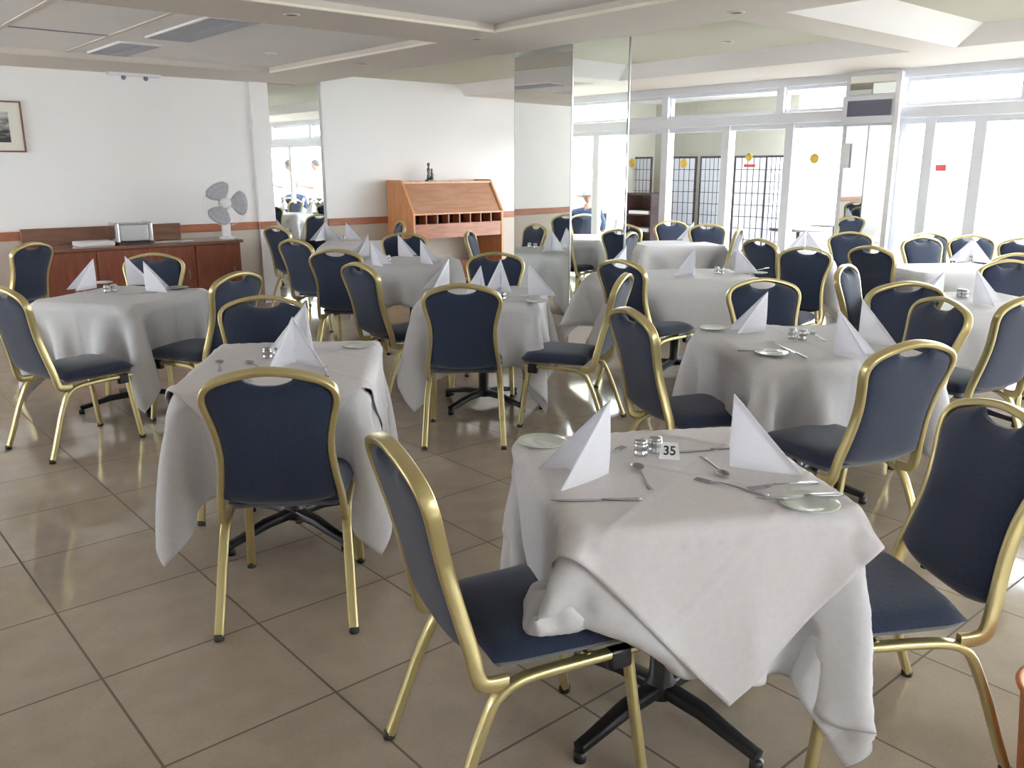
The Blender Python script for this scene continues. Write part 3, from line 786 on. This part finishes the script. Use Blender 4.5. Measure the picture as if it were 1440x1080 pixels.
cutlery('fork', (712, 417), (735, 418), 'fork at the right of the centre table')
cutlery('knife', (1085, 376), (1060, 381), 'knife on the long table right of the column')
# side plates
PL = MB().lathe([(0, .002), (.045, .002), (.072, .009), (.074, .010), (.072, .0115), (.045, .0045), (0, .0045)], n=32).mesh('side_plate', 'glassplate')
def plate(px, py, label):
    x, y = at(px, py, ZT + .005); o = bpy.data.objects.new('side_plate', PL); C.objects.link(o); o.location = (x, y, ZT + .001); tag(o, label, 'plate', 'side plates')
plate(762, 622, 'pale side plate at the back left corner of the number 35 table')
plate(1137, 708, 'pale green side plate at the right of the number 35 table under a knife')
plate(1085, 497, 'side plate at the near left of the second table on the right')
plate(1003, 462, 'side plate at the back left of the second table on the right')
plate(505, 487, 'side plate at the back right of the small table left of centre')
plate(327, 540, 'side plate at the left of the small table left of centre')
plate(143, 398, 'side plate at the back of the left table')
plate(250, 405, 'side plate at the right of the left table')
plate(755, 424, 'side plate at the right of the centre table')
plate(1066, 384, 'side plate on the long table right of the column')
# shakers
def shaker(px, py, label, s=1., src=[None]):
    x, y = at(px, py, ZT + .025)
    if src[0]: return dup(src[0], (x, y, ZT), 0, label, 'salt and pepper shakers')
    t = thing('shaker', label, 'shaker', (x, y, ZT), 0, 'salt and pepper shakers')
    MB().lathe([(0, 0), (.019, 0), (.020, .003), (.020, .016), (.0185, .018), (.0185, .024), (.020, .026), (.020, .038), (.018, .041), (0, .041)], n=24).obj('body', 'chrome', t)
    MB().lathe([(.0185, .041), (.0185, .047), (.015, .051), (0, .052)], n=24).obj('lid', 'steel', t)
    src[0] = t; return t
def pair(a, b, nm):
    shaker(*a, 'left shiny shaker of the pair on ' + nm); shaker(*b, 'right shiny shaker of the pair on ' + nm)
pair((901, 630), (922, 626), 'the number 35 table'); pair((1114, 469), (1129, 471), 'the second table on the right')
pair((376, 497), (391, 499), 'the small table left of centre'); pair((150, 406), (160, 405), 'the left table')
pair((1008, 380), (1015, 381), 'the long table right of the column'); pair((1356, 363), (1364, 364), 'the table near the bright window')
pair((478, 332), (484, 333), 'the table by the wall mirror'); pair((540, 362), (546, 363), 'the table before the desk')
pair((1350, 412), (1357, 413), 'the table at the right edge'); pair((700, 415), (707, 416), 'the centre table')
# table number card
x, y = at(941, 646, ZT)
t = thing('table_number_card', 'small white number sign reading 35, standing right of the two shakers', 'number card', (x, y, ZT), -math.radians(view_az(x, y)), None)
m = MB(); m.add([(-.030, -.012, 0), (.030, -.012, 0), (.030, .012, 0), (-.030, .012, 0), (-.022, -.001, .050), (.022, -.001, .050), (.022, .002, .050), (-.022, .002, .050), (-.028, -.009, .012), (.028, -.009, .012)],
    [(3, 2, 1, 0), (0, 1, 9, 8), (8, 9, 5, 4), (2, 3, 7, 6), (4, 5, 6, 7), (1, 2, 6, 5, 9), (3, 0, 8, 4, 7)])
m.obj('card', 'whiteplastic', t)
cu = bpy.data.curves.new('digits', 'FONT'); cu.body = '35'; cu.size = .036; cu.align_x = 'CENTER'; cu.align_y = 'CENTER'; cu.extrude = .0003; cu.offset = .0008
tmp = bpy.data.objects.new('digits_text', cu); C.objects.link(tmp); bpy.context.view_layer.update()
dm = bpy.data.meshes.new_from_object(tmp); bpy.data.objects.remove(tmp)
d = bpy.data.objects.new('digits', dm); C.objects.link(d); dm.materials.clear(); dm.materials.append(M['printi']); d.parent = t
d.location = (0, -.0065, .027); d.rotation_euler = (math.radians(79), 0, 0)

# ------------------------------------------------------------------ sideboard and what stands on it
SX0, SX1, SY = 1.92, 3.95, 9.02
t = thing('sideboard', 'long reddish brown wooden sideboard against the far white wall', 'sideboard', ((SX0+SX1)/2, (SY+WY)/2 - .02, 0))
w, d = (SX1-SX0)/2, (WY-SY)/2 - .02
MB().box(-w, w, -d, d, .77, .80, .005).obj('top', 'topwood', t)
MB().box(-w + .03, w - .03, -d + .03, d, .08, .77).obj('carcass', 'redwood', t)
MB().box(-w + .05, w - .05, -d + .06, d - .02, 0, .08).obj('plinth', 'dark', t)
for i in range(4):
    a = -w + .04 + i * (2*w - .08)/4; D = MB().box(a + .006, a + (2*w - .08)/4 - .006, -d + .012, -d + .03, .12, .755, .003).obj('door', 'redwood', t)
    MB().box(a + .40, a + .41, -d - .004, -d + .012, .42, .52).obj('handle', 'steel', D)
MB().box(-w, -w + 1.55, d - .03, d, .80, .97, .004).obj('back_panel', 'topwood', t)
x0 = 2.88
t = thing('steel_bread_bin', 'boxy shiny steel appliance standing in the middle of the sideboard', 'appliance', (x0, 9.30, .80))
MB().box(-.15, .15, -.10, .10, .015, .205, .02).obj('body', 'steel', t)
for s in (-1, 1): MB().box(s*.165 - .022, s*.165 + .022, -.105, .105, .012, .215, .012).obj('end_cap', 'chrome', t)
MB().box(-.16, .16, -.09, .09, 0, .015).obj('foot_plate', 'black', t)
t = tag(MB().box(-.17, .17, -.12, .12, 0, .045, .01).obj('shallow_tray', 'whiteplastic', None, False, (2.50, 9.26, .80)), 'shallow white tray on the left part of the sideboard', 'tray')
tag(MB().box(-.20, .20, -.06, .06, 0, .006, .002).obj('paper_sheet', 'paper', None, False, (3.28, 9.25, .80)), 'white sheet of paper on the sideboard right of the steel appliance', 'paper')
# fan
fx, fy, fz = 3.86, 9.24, .80
t = thing('table_fan', 'small table fan with three grey blades at the right end of the sideboard', 'fan', (fx, fy, fz), math.radians(-12))
MB().lathe([(0, 0), (.085, 0), (.085, .012), (.05, .028), (0, .03)], n=24).obj('base', 'whiteplastic', t)
MB().box(-.045, .045, -.03, .03, .02, .24, .018).obj('stem', 'whiteplastic', t)
MB().lathe([(0, 0), (.055, 0), (.06, .03), (.05, .10), (0, .12)], (0, -.03, .38), 20, 'y').obj('motor', 'fan', t)
hub = MB().lathe([(0, 0), (.058, 0), (.058, -.03), (.045, -.048), (0, -.052)], (0, -.075, .38), 24, 'y').obj('hub', 'whiteplastic', t)
for k in range(3):
    a0 = math.radians(20 + 120*k + 100); m = MB(); n = 10; vs = []
    for j in range(n + 1):
        r = .035 + .195 * j / n; half = math.radians(26 + 18 * math.sin(PI * min(1, (j+1)/n*.75)))
        if j == n: half *= .72
        for i in range(7):
            a = a0 - half + 2*half*i/6; vs.append((r*math.cos(a), -.085 + .02*(i-3)/3, .38 + r*math.sin(a)))
    fs = [(j*7+i, j*7+i+1, (j+1)*7+i+1, (j+1)*7+i) for j in range(n) for i in range(6)]
    m.add(vs, fs, True); o = m.obj('blade', 'fan', t); md = o.modifiers.new('s', 'SOLIDIFY'); md.thickness = .003
cage = MB()
for r, yy in ((.235, -.08), (.20, -.115), (.14, -.125), (.07, -.13), (.20, -.035)):
    cage.tube([(r*math.cos(2*PI*i/36), yy, .38 + r*math.sin(2*PI*i/36)) for i in range(36)], .0008 if r < .23 else .0022, 5, True)
for k in range(24):
    a = 2*PI*k/24; cage.tube([(r*math.cos(a), yy, .38 + r*math.sin(a)) for r, yy in ((.06, -.13), (.14, -.125), (.20, -.115), (.235, -.08), (.20, -.035), (.06, -.02))], .0005, 4)
cage.obj('cage', 'whiteplastic', t)
# framed print on the far wall
t = thing('framed_picture', 'old dark landscape print in a thin brown frame, cut by the left edge', 'picture', (1.78, WY - .015, 1.93))
m = MB(); W2, H2, f_ = .30, .235, .015
m.box(-W2, W2, -.012, .012, H2 - f_, H2); m.box(-W2, W2, -.012, .012, -H2, -H2 + f_); m.box(-W2, -W2 + f_, -.012, .012, -H2 + f_, H2 - f_); m.box(W2 - f_, W2, -.012, .012, -H2 + f_, H2 - f_)
m.obj('picture_frame', 'frameb', t)
MB().box(-W2 + f_, W2 - f_, 0, .012, -H2 + f_, H2 - f_).obj('mount', 'matb', t)
MB().box(-W2 + .09, W2 - .12, -.002, 0, -H2 + .09, H2 - .10).obj('print', 'photo', t)

# ------------------------------------------------------------------ desk with sloping front
DX0, DX1, DYF = 6.17, 7.60, 9.0
t = thing('writing_bureau', 'orange brown wooden bureau with sloped top and open pigeonholes against the far wall', 'bureau', ((DX0+DX1)/2, WY - .02, 0))
w = (DX1-DX0)/2; D = WY - .02 - DYF
prof = [(0, 0), (0, 1.40), (-.32, 1.40), (-D, 1.00), (-D, 0)]
for s, nm in ((-1, 'side_panel'), (1, 'side_panel')):
    x0, x1 = (s*w - .015, s*w + .015); m = MB()
    m.add([(x0, y, z) for y, z in prof] + [(x1, y, z) for y, z in prof], [(0, 1, 2, 3, 4), (9, 8, 7, 6, 5)] + [(i, i+5, (i+1) % 5 + 5, (i+1) % 5) for i in range(5)])
    o = m.obj(nm, 'orange', t)
MB().box(-w + .015, w - .015, -.34, 0, 1.355, 1.38).obj('top_shelf', 'orange', t)
m = MB(); m.add([(-w+.015, -.32, 1.36), (w-.015, -.32, 1.36), (w-.015, -D+.02, .995), (-w+.015, -D+.02, .995), (-w+.015, -.29, 1.36), (w-.015, -.29, 1.36), (w-.015, -D+.05, .995), (-w+.015, -D+.05, .995)],
    [(0, 1, 2, 3), (7, 6, 5, 4), (0, 4, 5, 1), (2, 6, 7, 3)]); m.obj('sloping_lid', 'slope', t)
MB().box(-w + .015, w - .015, -D, -.02, .975, .995).obj('ledge', 'orange', t)
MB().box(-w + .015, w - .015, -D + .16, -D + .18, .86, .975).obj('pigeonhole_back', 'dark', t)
MB().box(-w + .015, w - .015, -D, -.02, .845, .86).obj('shelf', 'deskred', t)
for k in range(9): MB().box(-w + .015 + k*(2*w-.03)/8 - .007, -w + .015 + k*(2*w-.03)/8 + .007, -D + .01, -D + .16, .86, .975).obj('divider', 'deskred', t)
MB().box(-w + .015, w - .015, -D + .01, -D + .035, .68, .845).obj('apron', 'deskred', t)
MB().box(-w + .015, w - .015, -.12, -.09, .10, .32).obj('back_panel', 'deskred', t)
MB().box(-w + .015, w - .015, -.30, -.06, .08, .10).obj('foot_shelf', 'deskred', t)
# figurine of two standing figures on the bureau
t = thing('figurine', 'small dark bronze figurine of two standing figures on top of the bureau', 'figurine', (6.72, 9.42, 1.38))
MB().box(-.055, .055, -.035, .035, 0, .02, .004).obj('figurine_base', 'bronze', t)
m = MB().lathe([(0, .02), (.028, .02), (.024, .06), (.015, .10), (.022, .135), (.024, .155), (.010, .175), (.010, .185), (.019, .20), (.019, .218), (.01, .232), (0, .236)], (-.018, 0, 0), 14)
m.tube([(-.035, 0, .155), (-.045, -.01, .12), (-.02, -.025, .10)], .007, 8); m.obj('tall_figure', 'bronze', t)
m = MB().lathe([(0, .02), (.022, .02), (.020, .05), (.013, .075), (.019, .105), (.008, .125), (.014, .138), (.013, .152), (0, .163)], (.028, -.004, 0), 14)
m.tube([(.04, 0, .105), (.048, -.01, .08), (.03, -.02, .07)], .006, 8); m.obj('small_figure', 'bronze', t)

# ------------------------------------------------------------------ small fittings on walls and ceiling
t = thing('double_socket', 'small pale socket plate low on the wall right of the bureau', 'socket', (7.95, WY - .012, .62))
MB().box(-.06, .06, -.01, 0, -.04, .04, .003).obj('plate', 'whiteplastic', t)
for s in (-1, 1): MB().box(s*.028 - .012, s*.028 + .012, -.013, -.01, -.014, .014).obj('switch', 'grille', t)
x, y = at(222, 100, ZB - .03)
t = thing('emergency_light', 'twin headed white emergency light fixed high at the top of the far wall', 'light', (x, 9.52, ZB))
MB().box(-.26, .26, -.05, .05, -.025, 0, .004).obj('base_plate', 'whiteplastic', t)
for s in (-1, 1):
    MB().lathe([(0, 0), (.018, 0), (.022, .02), (.022, .03), (0, .03)], (s*.11, -.03, -.045), 16, 'y').obj('lamp_head', 'grille', t)
def ceil_vent(corners, label):
    P = [at(*c, ZC) for c in corners]; cx = sum(p[0] for p in P)/4; cy = sum(p[1] for p in P)/4
    wx = (max(p[0] for p in P) - min(p[0] for p in P))/2; wy = (max(p[1] for p in P) - min(p[1] for p in P))/2
    return cx, cy, wx, wy
for (cx, cy, wx, wy, lab) in ((2.66, 6.57, .16, .60, 'larger of the two grey slatted air vents in the recessed ceiling, nearer to us'), (2.58, 8.02, .15, .42, 'smaller of the two grey slatted air vents in the recessed ceiling, nearer the wall')):
    t = thing('ceiling_vent', lab, 'air vent', (cx, cy, ZL), 0, 'ceiling air vents')
    MB().box(-wx, wx, -wy, wy, -.008, 0).obj('vent_backing', 'grille', t)
    f = MB(); e = .02
    f.box(-wx - e, wx + e, -wy - e, -wy, -.014, 0); f.box(-wx - e, wx + e, wy, wy + e, -.014, 0); f.box(-wx - e, -wx, -wy, wy, -.014, 0); f.box(wx, wx + e, -wy, wy, -.014, 0); f.obj('vent_frame', 'ceil', t)
    n = int(wy * 2 / .03); s_ = MB()
    for i in range(n): s_.box(-wx, wx, -wy + (i+.4)*.03, -wy + (i+.4)*.03 + .006, -.02, -.008)
    s_.box(-.008, .008, -wy, wy, -.02, -.008); s_.obj('vent_slats', 'fan', t)
# cover strips of the recessed field
for i, (x0, x1, y0, y1) in enumerate(((1.53, 1.57, 5.74, 8.53), (2.25, 2.28, 5.74, 8.53), (1.57, 2.25, 7.31, 7.33), (-2.5, 1.53, 7.31, 7.34), (2.28, 4.1, 8.48, 8.50))):
    struct(MB().box(x0, x1, y0, y1, ZL - .006, ZL).obj('trim_%d' % (60 + i), 'grille' if i in (2,) else 'soffit'))
def downlight(px, py, z, label, r=.05, mm='soffit'):
    x, y = at(px, py, z)
    t = thing('ceiling_fitting', label, 'ceiling fitting', (x, y, z), 0)
    MB().lathe([(r*.72, -.004), (r, -.008), (r*1.12, -.004), (r*1.12, 0)], n=24).obj('rim', mm, t)
    MB().lathe([(0, -.002), (r*.74, -.002), (r*.74, -.004)], n=24).obj('lens', 'grille' if mm != 'whiteplastic' else mm, t)
downlight(1035, 17, ZB, 'small reddish fitting under the beam right of the top centre', .05)
downlight(1023, 58, ZC, 'leftmost of the small round fittings in the cream ceiling field right of the column', .05)
downlight(1078, 69, ZC, 'white round smoke detector between two fittings in the cream ceiling field', .06, 'whiteplastic')
downlight(1116, 76, ZC, 'right dark round fitting in the cream ceiling field', .05)
downlight(670, 54, ZB, 'small round fitting in the beam left of the mirrored column', .045)
downlight(410, 20, ZB, 'small reddish round fitting in the cross beam at the top left', .045)
downlight(380, 75, ZL, 'white round smoke detector in the recessed field above the sideboard', .05, 'whiteplastic')
downlight(510, 89, ZB, 'faint round fitting in the long beam near the far wall', .045)
# orange plastic crate edge at bottom right
x, y = at(1499, 1030, .2)
t = thing('orange_bin', 'orange plastic bin just entering at the bottom right corner', 'bin', (x + .02, y - .02, 0))
MB().lathe([(0, 0), (.11, 0), (.135, .30), (.145, .30), (.145, .312), (.13, .312), (.106, .012), (0, .012)], n=32).obj('bucket', 'orangep', t)
MB().tube([(.142*math.cos(a), .142*math.sin(a), .306) for a in [2*PI*i/32 for i in range(32)]], .006, 8, True).obj('rim', 'orangep', t)

# stickers on the glass
def disc(px, py, X, label, r=.055, mm='yellow'):
    u = (px-720)/F; v = (py-540)/F; f = math.cos(PITCH) - v*math.sin(PITCH); dz = -math.sin(PITCH) - v*math.cos(PITCH)
    dx, dy = FWD[0]*f + RGT[0]*u, FWD[1]*f + RGT[1]*u; k = X/dx
    o = MB().lathe([(0, 0), (r, 0), (r, .003), (0, .003)], n=24, axis='x').obj('glass_sticker', mm, None, False, (X, dy*k, HC + dz*k)); return tag(o, label, 'sticker', 'safety stickers on the glass')
GX = WX + .018
disc(889, 229, GX, 'yellow round sticker on the glass next to the mirrored column')
disc(961, 230, GX, 'yellow round sticker before the gap between two dark framed screens')
disc(1053, 221, GX, 'small yellow round sticker above a red strip on the terrace door', .045)
disc(1145, 223, GX, 'yellow round sticker on the bright pane left of the window pillar')
def card(px, py, X, w, h, mm, label, name='glass_notice'):
    u = (px-720)/F; v = (py-540)/F; f = math.cos(PITCH) - v*math.sin(PITCH); dz = -math.sin(PITCH) - v*math.cos(PITCH)
    dx, dy = FWD[0]*f + RGT[0]*u, FWD[1]*f + RGT[1]*u; k = X/dx
    return tag(MB().box(0, .003, -w, w, -h, h).obj(name, mm, None, False, (X, dy*k, HC + dz*k)), label, 'notice', 'notices on the glass')
card(1054, 233, GX, .075, .015, 'red', 'red strip notice under the small yellow sticker')
card(1323, 236, GX, .05, .03, 'red', 'faded red notice on the bright right window')
card(1188, 219, GX - .17, .05, .12, 'whiteplastic', 'white notice at the left edge of the window pillar')

# ------------------------------------------------------------------ terrace outside
struct(MB().box(WX + .14, 40, -20, 24, -.12, -.02).obj('floor', 'verfloor'))
VX = 11.4
struct(MB().box(VX, VX + .12, 7.0, 9.72, 0 - .02, 2.55).obj('wall_terrace', 'terracewall'))
struct(MB().box(WX + .14, VX + .3, 6.0, 9.72, 2.55, 2.65).obj('ceiling', 'ceil'))
struct(MB().box(WX + .14, VX, 9.6, 9.72, -.02, 2.55).obj('wall_terrace', 'terracewall'))
def screen(x, y, rz, label, w=.56, h=1.74):
    t = thing('folding_screen', label, 'screen', (x, y, -.02), rz, 'dark framed paper screens on the terrace')
    m = MB(); b = .03
    m.box(-w/2, -w/2 + b, -.012, .012, 0, h); m.box(w/2 - b, w/2, -.012, .012, 0, h); m.box(-w/2 + b, w/2 - b, -.012, .012, h - b, h); m.box(-w/2 + b, w/2 - b, -.012, .012, 0, .05)
    m.obj('screen_frame', 'screenw', t)
    g = MB()
    for i in range(1, 5): xx = -w/2 + b + i*(w - 2*b)/5; g.box(xx - .005, xx + .005, -.012, .012, .05, h - b)
    for i in range(1, 10): zz = .05 + i*(h - b - .05)/10; g.box(-w/2 + b, w/2 - b, -.012, .012, zz - .004, zz + .004)
    g.obj('lattice', 'screenw', t)
    MB().box(-w/2 + b, w/2 - b, .007, .009, .05, h - b).obj('paper', 'screenpaper', t)
for i, (px, dx_, rz, lab) in enumerate(((892, 0, 80, 'paper screen panel next to the column, behind a dark shelf unit'), (945, .05, 100, 'paper screen panel second from the column, seen through the terrace glass'), (985, 0, 80, 'paper screen panel in the middle, seen through the terrace glass'), (1036, .05, 105, 'bright white screen panel left of the small yellow sticker'), (1072, 0, 84, 'rightmost paper screen panel, beside the bright opening'))):
    u = (px-720)/F; r = Vector((FWD[0]*math.cos(PITCH) + RGT[0]*u, FWD[1]*math.cos(PITCH) + RGT[1]*u)); k = (10.9 + dx_)/r.x
    screen(10.9 + dx_, r.y*k, math.radians(rz), lab, .42 if px > 1060 else .50)
u = (900-720)/F; ry = (FWD[1]*math.cos(PITCH) + RGT[1]*u)/(FWD[0]*math.cos(PITCH) + RGT[0]*u)*10.3
t = thing('shelf_unit', 'dark low shelf unit on the terrace behind the glass beside the column', 'shelf', (10.3, ry, -.02))
m = MB(); m.box(-.2, .2, -.26, -.24, 0, 1.20).box(-.2, .2, .24, .26, 0, 1.20).box(.18, .2, -.24, .24, 0, 1.20); m.obj('carcass', 'screenw', t)
for z in (.05, .35, .62, .88, 1.18): MB().box(-.2, .18, -.24, .24, z - .012, z + .012).obj('shelf', 'screenw', t)
for z in (.38, .65, .91): MB().box(-.18, .10, -.20, .20, z - .018, z + .03).obj('folded_stack', 'whiteplastic', t)
def cafe(x, y, label):
    t = thing('cafe_table', label, 'table', (x, y, -.02), 0, 'terrace tables')
    MB().lathe([(0, .72), (.40, .72), (.40, .745), (0, .745)], n=28).obj('tabletop', 'cafe', t)
    MB().lathe([(0, 0), (.22, 0), (.22, .015), (.028, .04), (.028, .72), (0, .72)], n=16).obj('pedestal', 'cafe', t)
cafe(11.0, 6.62, 'pale round terrace table seen through the glass left of the window pillar'); cafe(12.3, 6.80, 'farther terrace table partly hidden by the window pillar')
def ochair(x, y, h, label):
    t = thing('terrace_chair', label, 'chair', (x, y, -.02), hd(h), 'bluish terrace chairs')
    MB().box(-.22, .22, -.2, .22, .42, .46, .01).obj('seat', 'shirt', t)
    MB().box(-.22, .22, -.24, -.21, .56, .88, .01).obj('backrest', 'shirt', t)
    for sx in (-1, 1):
        for sy in (-.21, .19): MB().box(sx*.2 - .012, sx*.2 + .012, sy - .012, sy + .012, 0, .88 if sy < 0 else .42).obj('leg', 'alu', t)
ochair(10.8, 3.2, 200, 'bluish terrace chair outside the right window, left one of the two'); ochair(10.9, 2.65, 250, 'bluish terrace chair outside the right window, right one of the two')

# ------------------------------------------------------------------ people (seen in the mirrors)
def skin_mesh(name, joints, bones, radii, mname, parent, root=0, sub=2):
    me = bpy.data.meshes.new(name); me.from_pydata(joints, bones, []); o = bpy.data.objects.new(name, me); C.objects.link(o)
    sk = o.modifiers.new('skin', 'SKIN'); sk.use_smooth_shade = True
    if not me.skin_vertices: me.attributes
    for i, r in enumerate(radii):
        rx = r if isinstance(r, tuple) else (r, r); me.skin_vertices[0].data[i].radius = rx
    me.skin_vertices[0].data[root].use_root = True
    sb = o.modifiers.new('sub', 'SUBSURF'); sb.levels = sub; sb.render_levels = sub
    me.materials.append(M[mname]); o.parent = parent; return o
def head(parent, z, y, hairm):
    # skull with face, looking +Y
    m = MB(); n = 20; k = 16; vs = []
    for j in range(k + 1):
        ph = PI * j / k
        for i in range(n):
            a = 2*PI*i/n; r = math.sin(ph); X = .075*r*math.cos(a); Y = .095*r*math.sin(a); Z = .118*math.cos(ph)
            if Z < -.03: Xf = 1 - .25*(-Z-.03)/.09; X *= Xf; Y = Y*.92 + .006
            if Y > .06 and abs(X) < .014 and -.035 < Z < .015: Y += .018*(1 - abs(Z+.018)/.04)
            if Y > .05 and .016 < abs(X) < .045 and .0 < Z < .028: Y -= .008
            vs.append((X, Y + y, Z + z))
    m.add(vs, [(j*n+i, j*n+(i+1) % n, (j+1)*n+(i+1) % n, (j+1)*n+i)[::-1] for j in range(k) for i in range(n)], True)
    for s in (-1, 1):
        m.lathe([(0, -.008), (.016, -.006), (.02, 0), (.014, .008), (0, .01)], (s*.078, y - .005, z - .005), 10, 'x')
    hobj = m
    hr = MB(); vs = []
    for j in range(9):
        ph = PI * .56 * j / 8
        for i in range(n):
            a = 2*PI*i/n; r = math.sin(ph); Y = .105*r*math.sin(a); Z = .128*math.cos(ph)
            if math.sin(a) > .3 and Z < .06: Z = .06 + (Z-.06)*.15; Y = min(Y, .085)
            vs.append((.085*r*math.cos(a), Y + y - .004, Z + z + .004))
    hr.add(vs, [(j*n+i, j*n+(i+1) % n, (j+1)*n+(i+1) % n, (j+1)*n+i)[::-1] for j in range(8) for i in range(n)], True)
    for s in (-1, 1): hr.lathe([(0, -.004), (.007, -.002), (.008, .003), (0, .006)], (s*.030, y + .082, z + .012), 10, 'y')
    return hobj, hr
def person(x, y, h, label, shirt, hair, seated=True, scale=1.):
    t = thing('person', label, 'person', (x, y, -.02), hd(h))
    zs = .47 if seated else .90
    J = [(0, 0, zs), (0, .01, zs + .16), (0, 0, zs + .34), (0, 0, zs + .48), (0, .01, zs + .56), (0, .02, zs + .62)]
    Rr = [(.155, .12), (.14, .105), (.17, .115), (.10, .08), .055, .055]; B = [(0, 1), (1, 2), (2, 3), (3, 4), (4, 5)]
    def add(p, r, par): J.append(p); Rr.append(r); B.append((par, len(J) - 1)); return len(J) - 1
    arms = []
    for s in (-1, 1):
        a = add((s*.17, 0, zs + .47), .06, 3); b = add((s*.235, .03, zs + .22), .045, a); c_ = add((s*.19, .25, zs + .26), .033, b); d_ = add((s*.16, .33, zs + .275), (.035, .018), c_); arms.append((a, b, c_, d_))
        hx, hy, hz = J[d_]
        for q in range(4): e1 = add((hx - s*.03 + s*.02*q, hy + .05, hz), .009, d_); add((hx - s*.03 + s*.02*q, hy + .085 - .006*abs(q-1.5), hz - .015), .007, e1)
        th = add((hx - s*.045, hy + .01, hz), .010, d_); add((hx - s*.06, hy + .04, hz - .005), .008, th)
        if seated:
            k1 = add((s*.09, .08, zs), .085, 0); k2 = add((s*.11, .44, zs + .03), .062, k1); k3 = add((s*.11, .46, .10), .042, k2); add((s*.12, .58, .045), (.04, .03), k3)
        else:
            k1 = add((s*.09, .01, zs - .08), .088, 0); k2 = add((s*.10, .03, .48), .058, k1); k3 = add((s*.10, 0, .09), .042, k2); add((s*.11, .13, .04), (.04, .03), k3)
    body = skin_mesh('body', J, B, Rr, 'skin', t)
    # clothes follow the same skeleton a little larger
    tj = [0, 1, 2, 3, 4] + [i for a in arms for i in a[:2]]; mp = {v: i for i, v in enumerate(tj)}
    def grow(r, q): return tuple(v + q for v in r) if isinstance(r, tuple) else r + q
    skin_mesh('shirt', [J[i] for i in tj] + [(0, 0, zs - .09)], [(mp[a], mp[b]) for a, b in B if a in mp and b in mp] + [(0, len(tj))], [grow(Rr[i], .018) for i in tj] + [(.17, .135)], shirt, t)
    lj = [0] + [i for i in range(len(J)) if J[i][2] < zs + .05 and i > 5 and J[i][2] > .06 and Rr[i] in (.085, .088, .062, .058, .042)]; mp = {v: i for i, v in enumerate(lj)}
    skin_mesh('trousers', [J[i] for i in lj], [(mp[a], mp[b]) for a, b in B if a in mp and b in mp], [grow(Rr[i], .014) for i in lj], 'trouser', t)
    hb, hr = head(t, zs + .73, .02, hair); hb.obj('head', 'skin', body); hr.obj('hair', hair, t)
    return t
person(9.0, 1.62, 130, 'person in a blue shirt seated with the back turned, reflected in the mirrored column', 'shirt', 'hair')
oc = dup(chair0, (9.0, 1.62, -.02), hd(130), 'terrace chair with the person in blue on it, reflected in the mirrored column', 'navy and gold banquet chairs')
person(9.6, .2, 200, 'person in a white shirt standing outside, reflected left in the narrow wall mirror', 'wshirt', 'dhair', False)
person(9.9, .93, 230, 'person in white with dark hair seen right in the narrow wall mirror', 'wshirt', 'dhair', False)
t = tag(MB().box(-.2, .2, -.25, .25, 0, 2.4, .01).obj('terrace_post', 'paint_yellow', None, False, (10.8, -.1, -.02)), 'pale yellow post on the terrace, seen in the narrow wall mirror', 'post')
# ------------------------------------------------------------------ light
wd = bpy.data.worlds.new('World'); bpy.context.scene.world = wd; wd.use_nodes = True
bg = wd.node_tree.nodes['Background']; bg.inputs[0].default_value = (.93, .96, 1., 1); bg.inputs[1].default_value = SKY
# ------------------------------------------------------------------ camera
cam = bpy.data.cameras.new('camera'); co = bpy.data.objects.new('camera', cam); C.objects.link(co)
cam.sensor_width = 36; cam.lens = 36 * F / 1440; cam.clip_start = .05
co.location = (0, 0, HC); co.rotation_euler = (math.radians(90) - PITCH, 0, -AZ)
sc = bpy.context.scene; sc.camera = co
sc.view_settings.view_transform = 'Standard'; sc.view_settings.look = 'None'; sc.view_settings.gamma = 1; sc.view_settings.use_curve_mapping = False
sc.view_settings.exposure = EXPO
sc.cycles.max_bounces = 10; sc.cycles.diffuse_bounces = 6; sc.cycles.transparent_max_bounces = 16; sc.cycles.glossy_bounces = 6
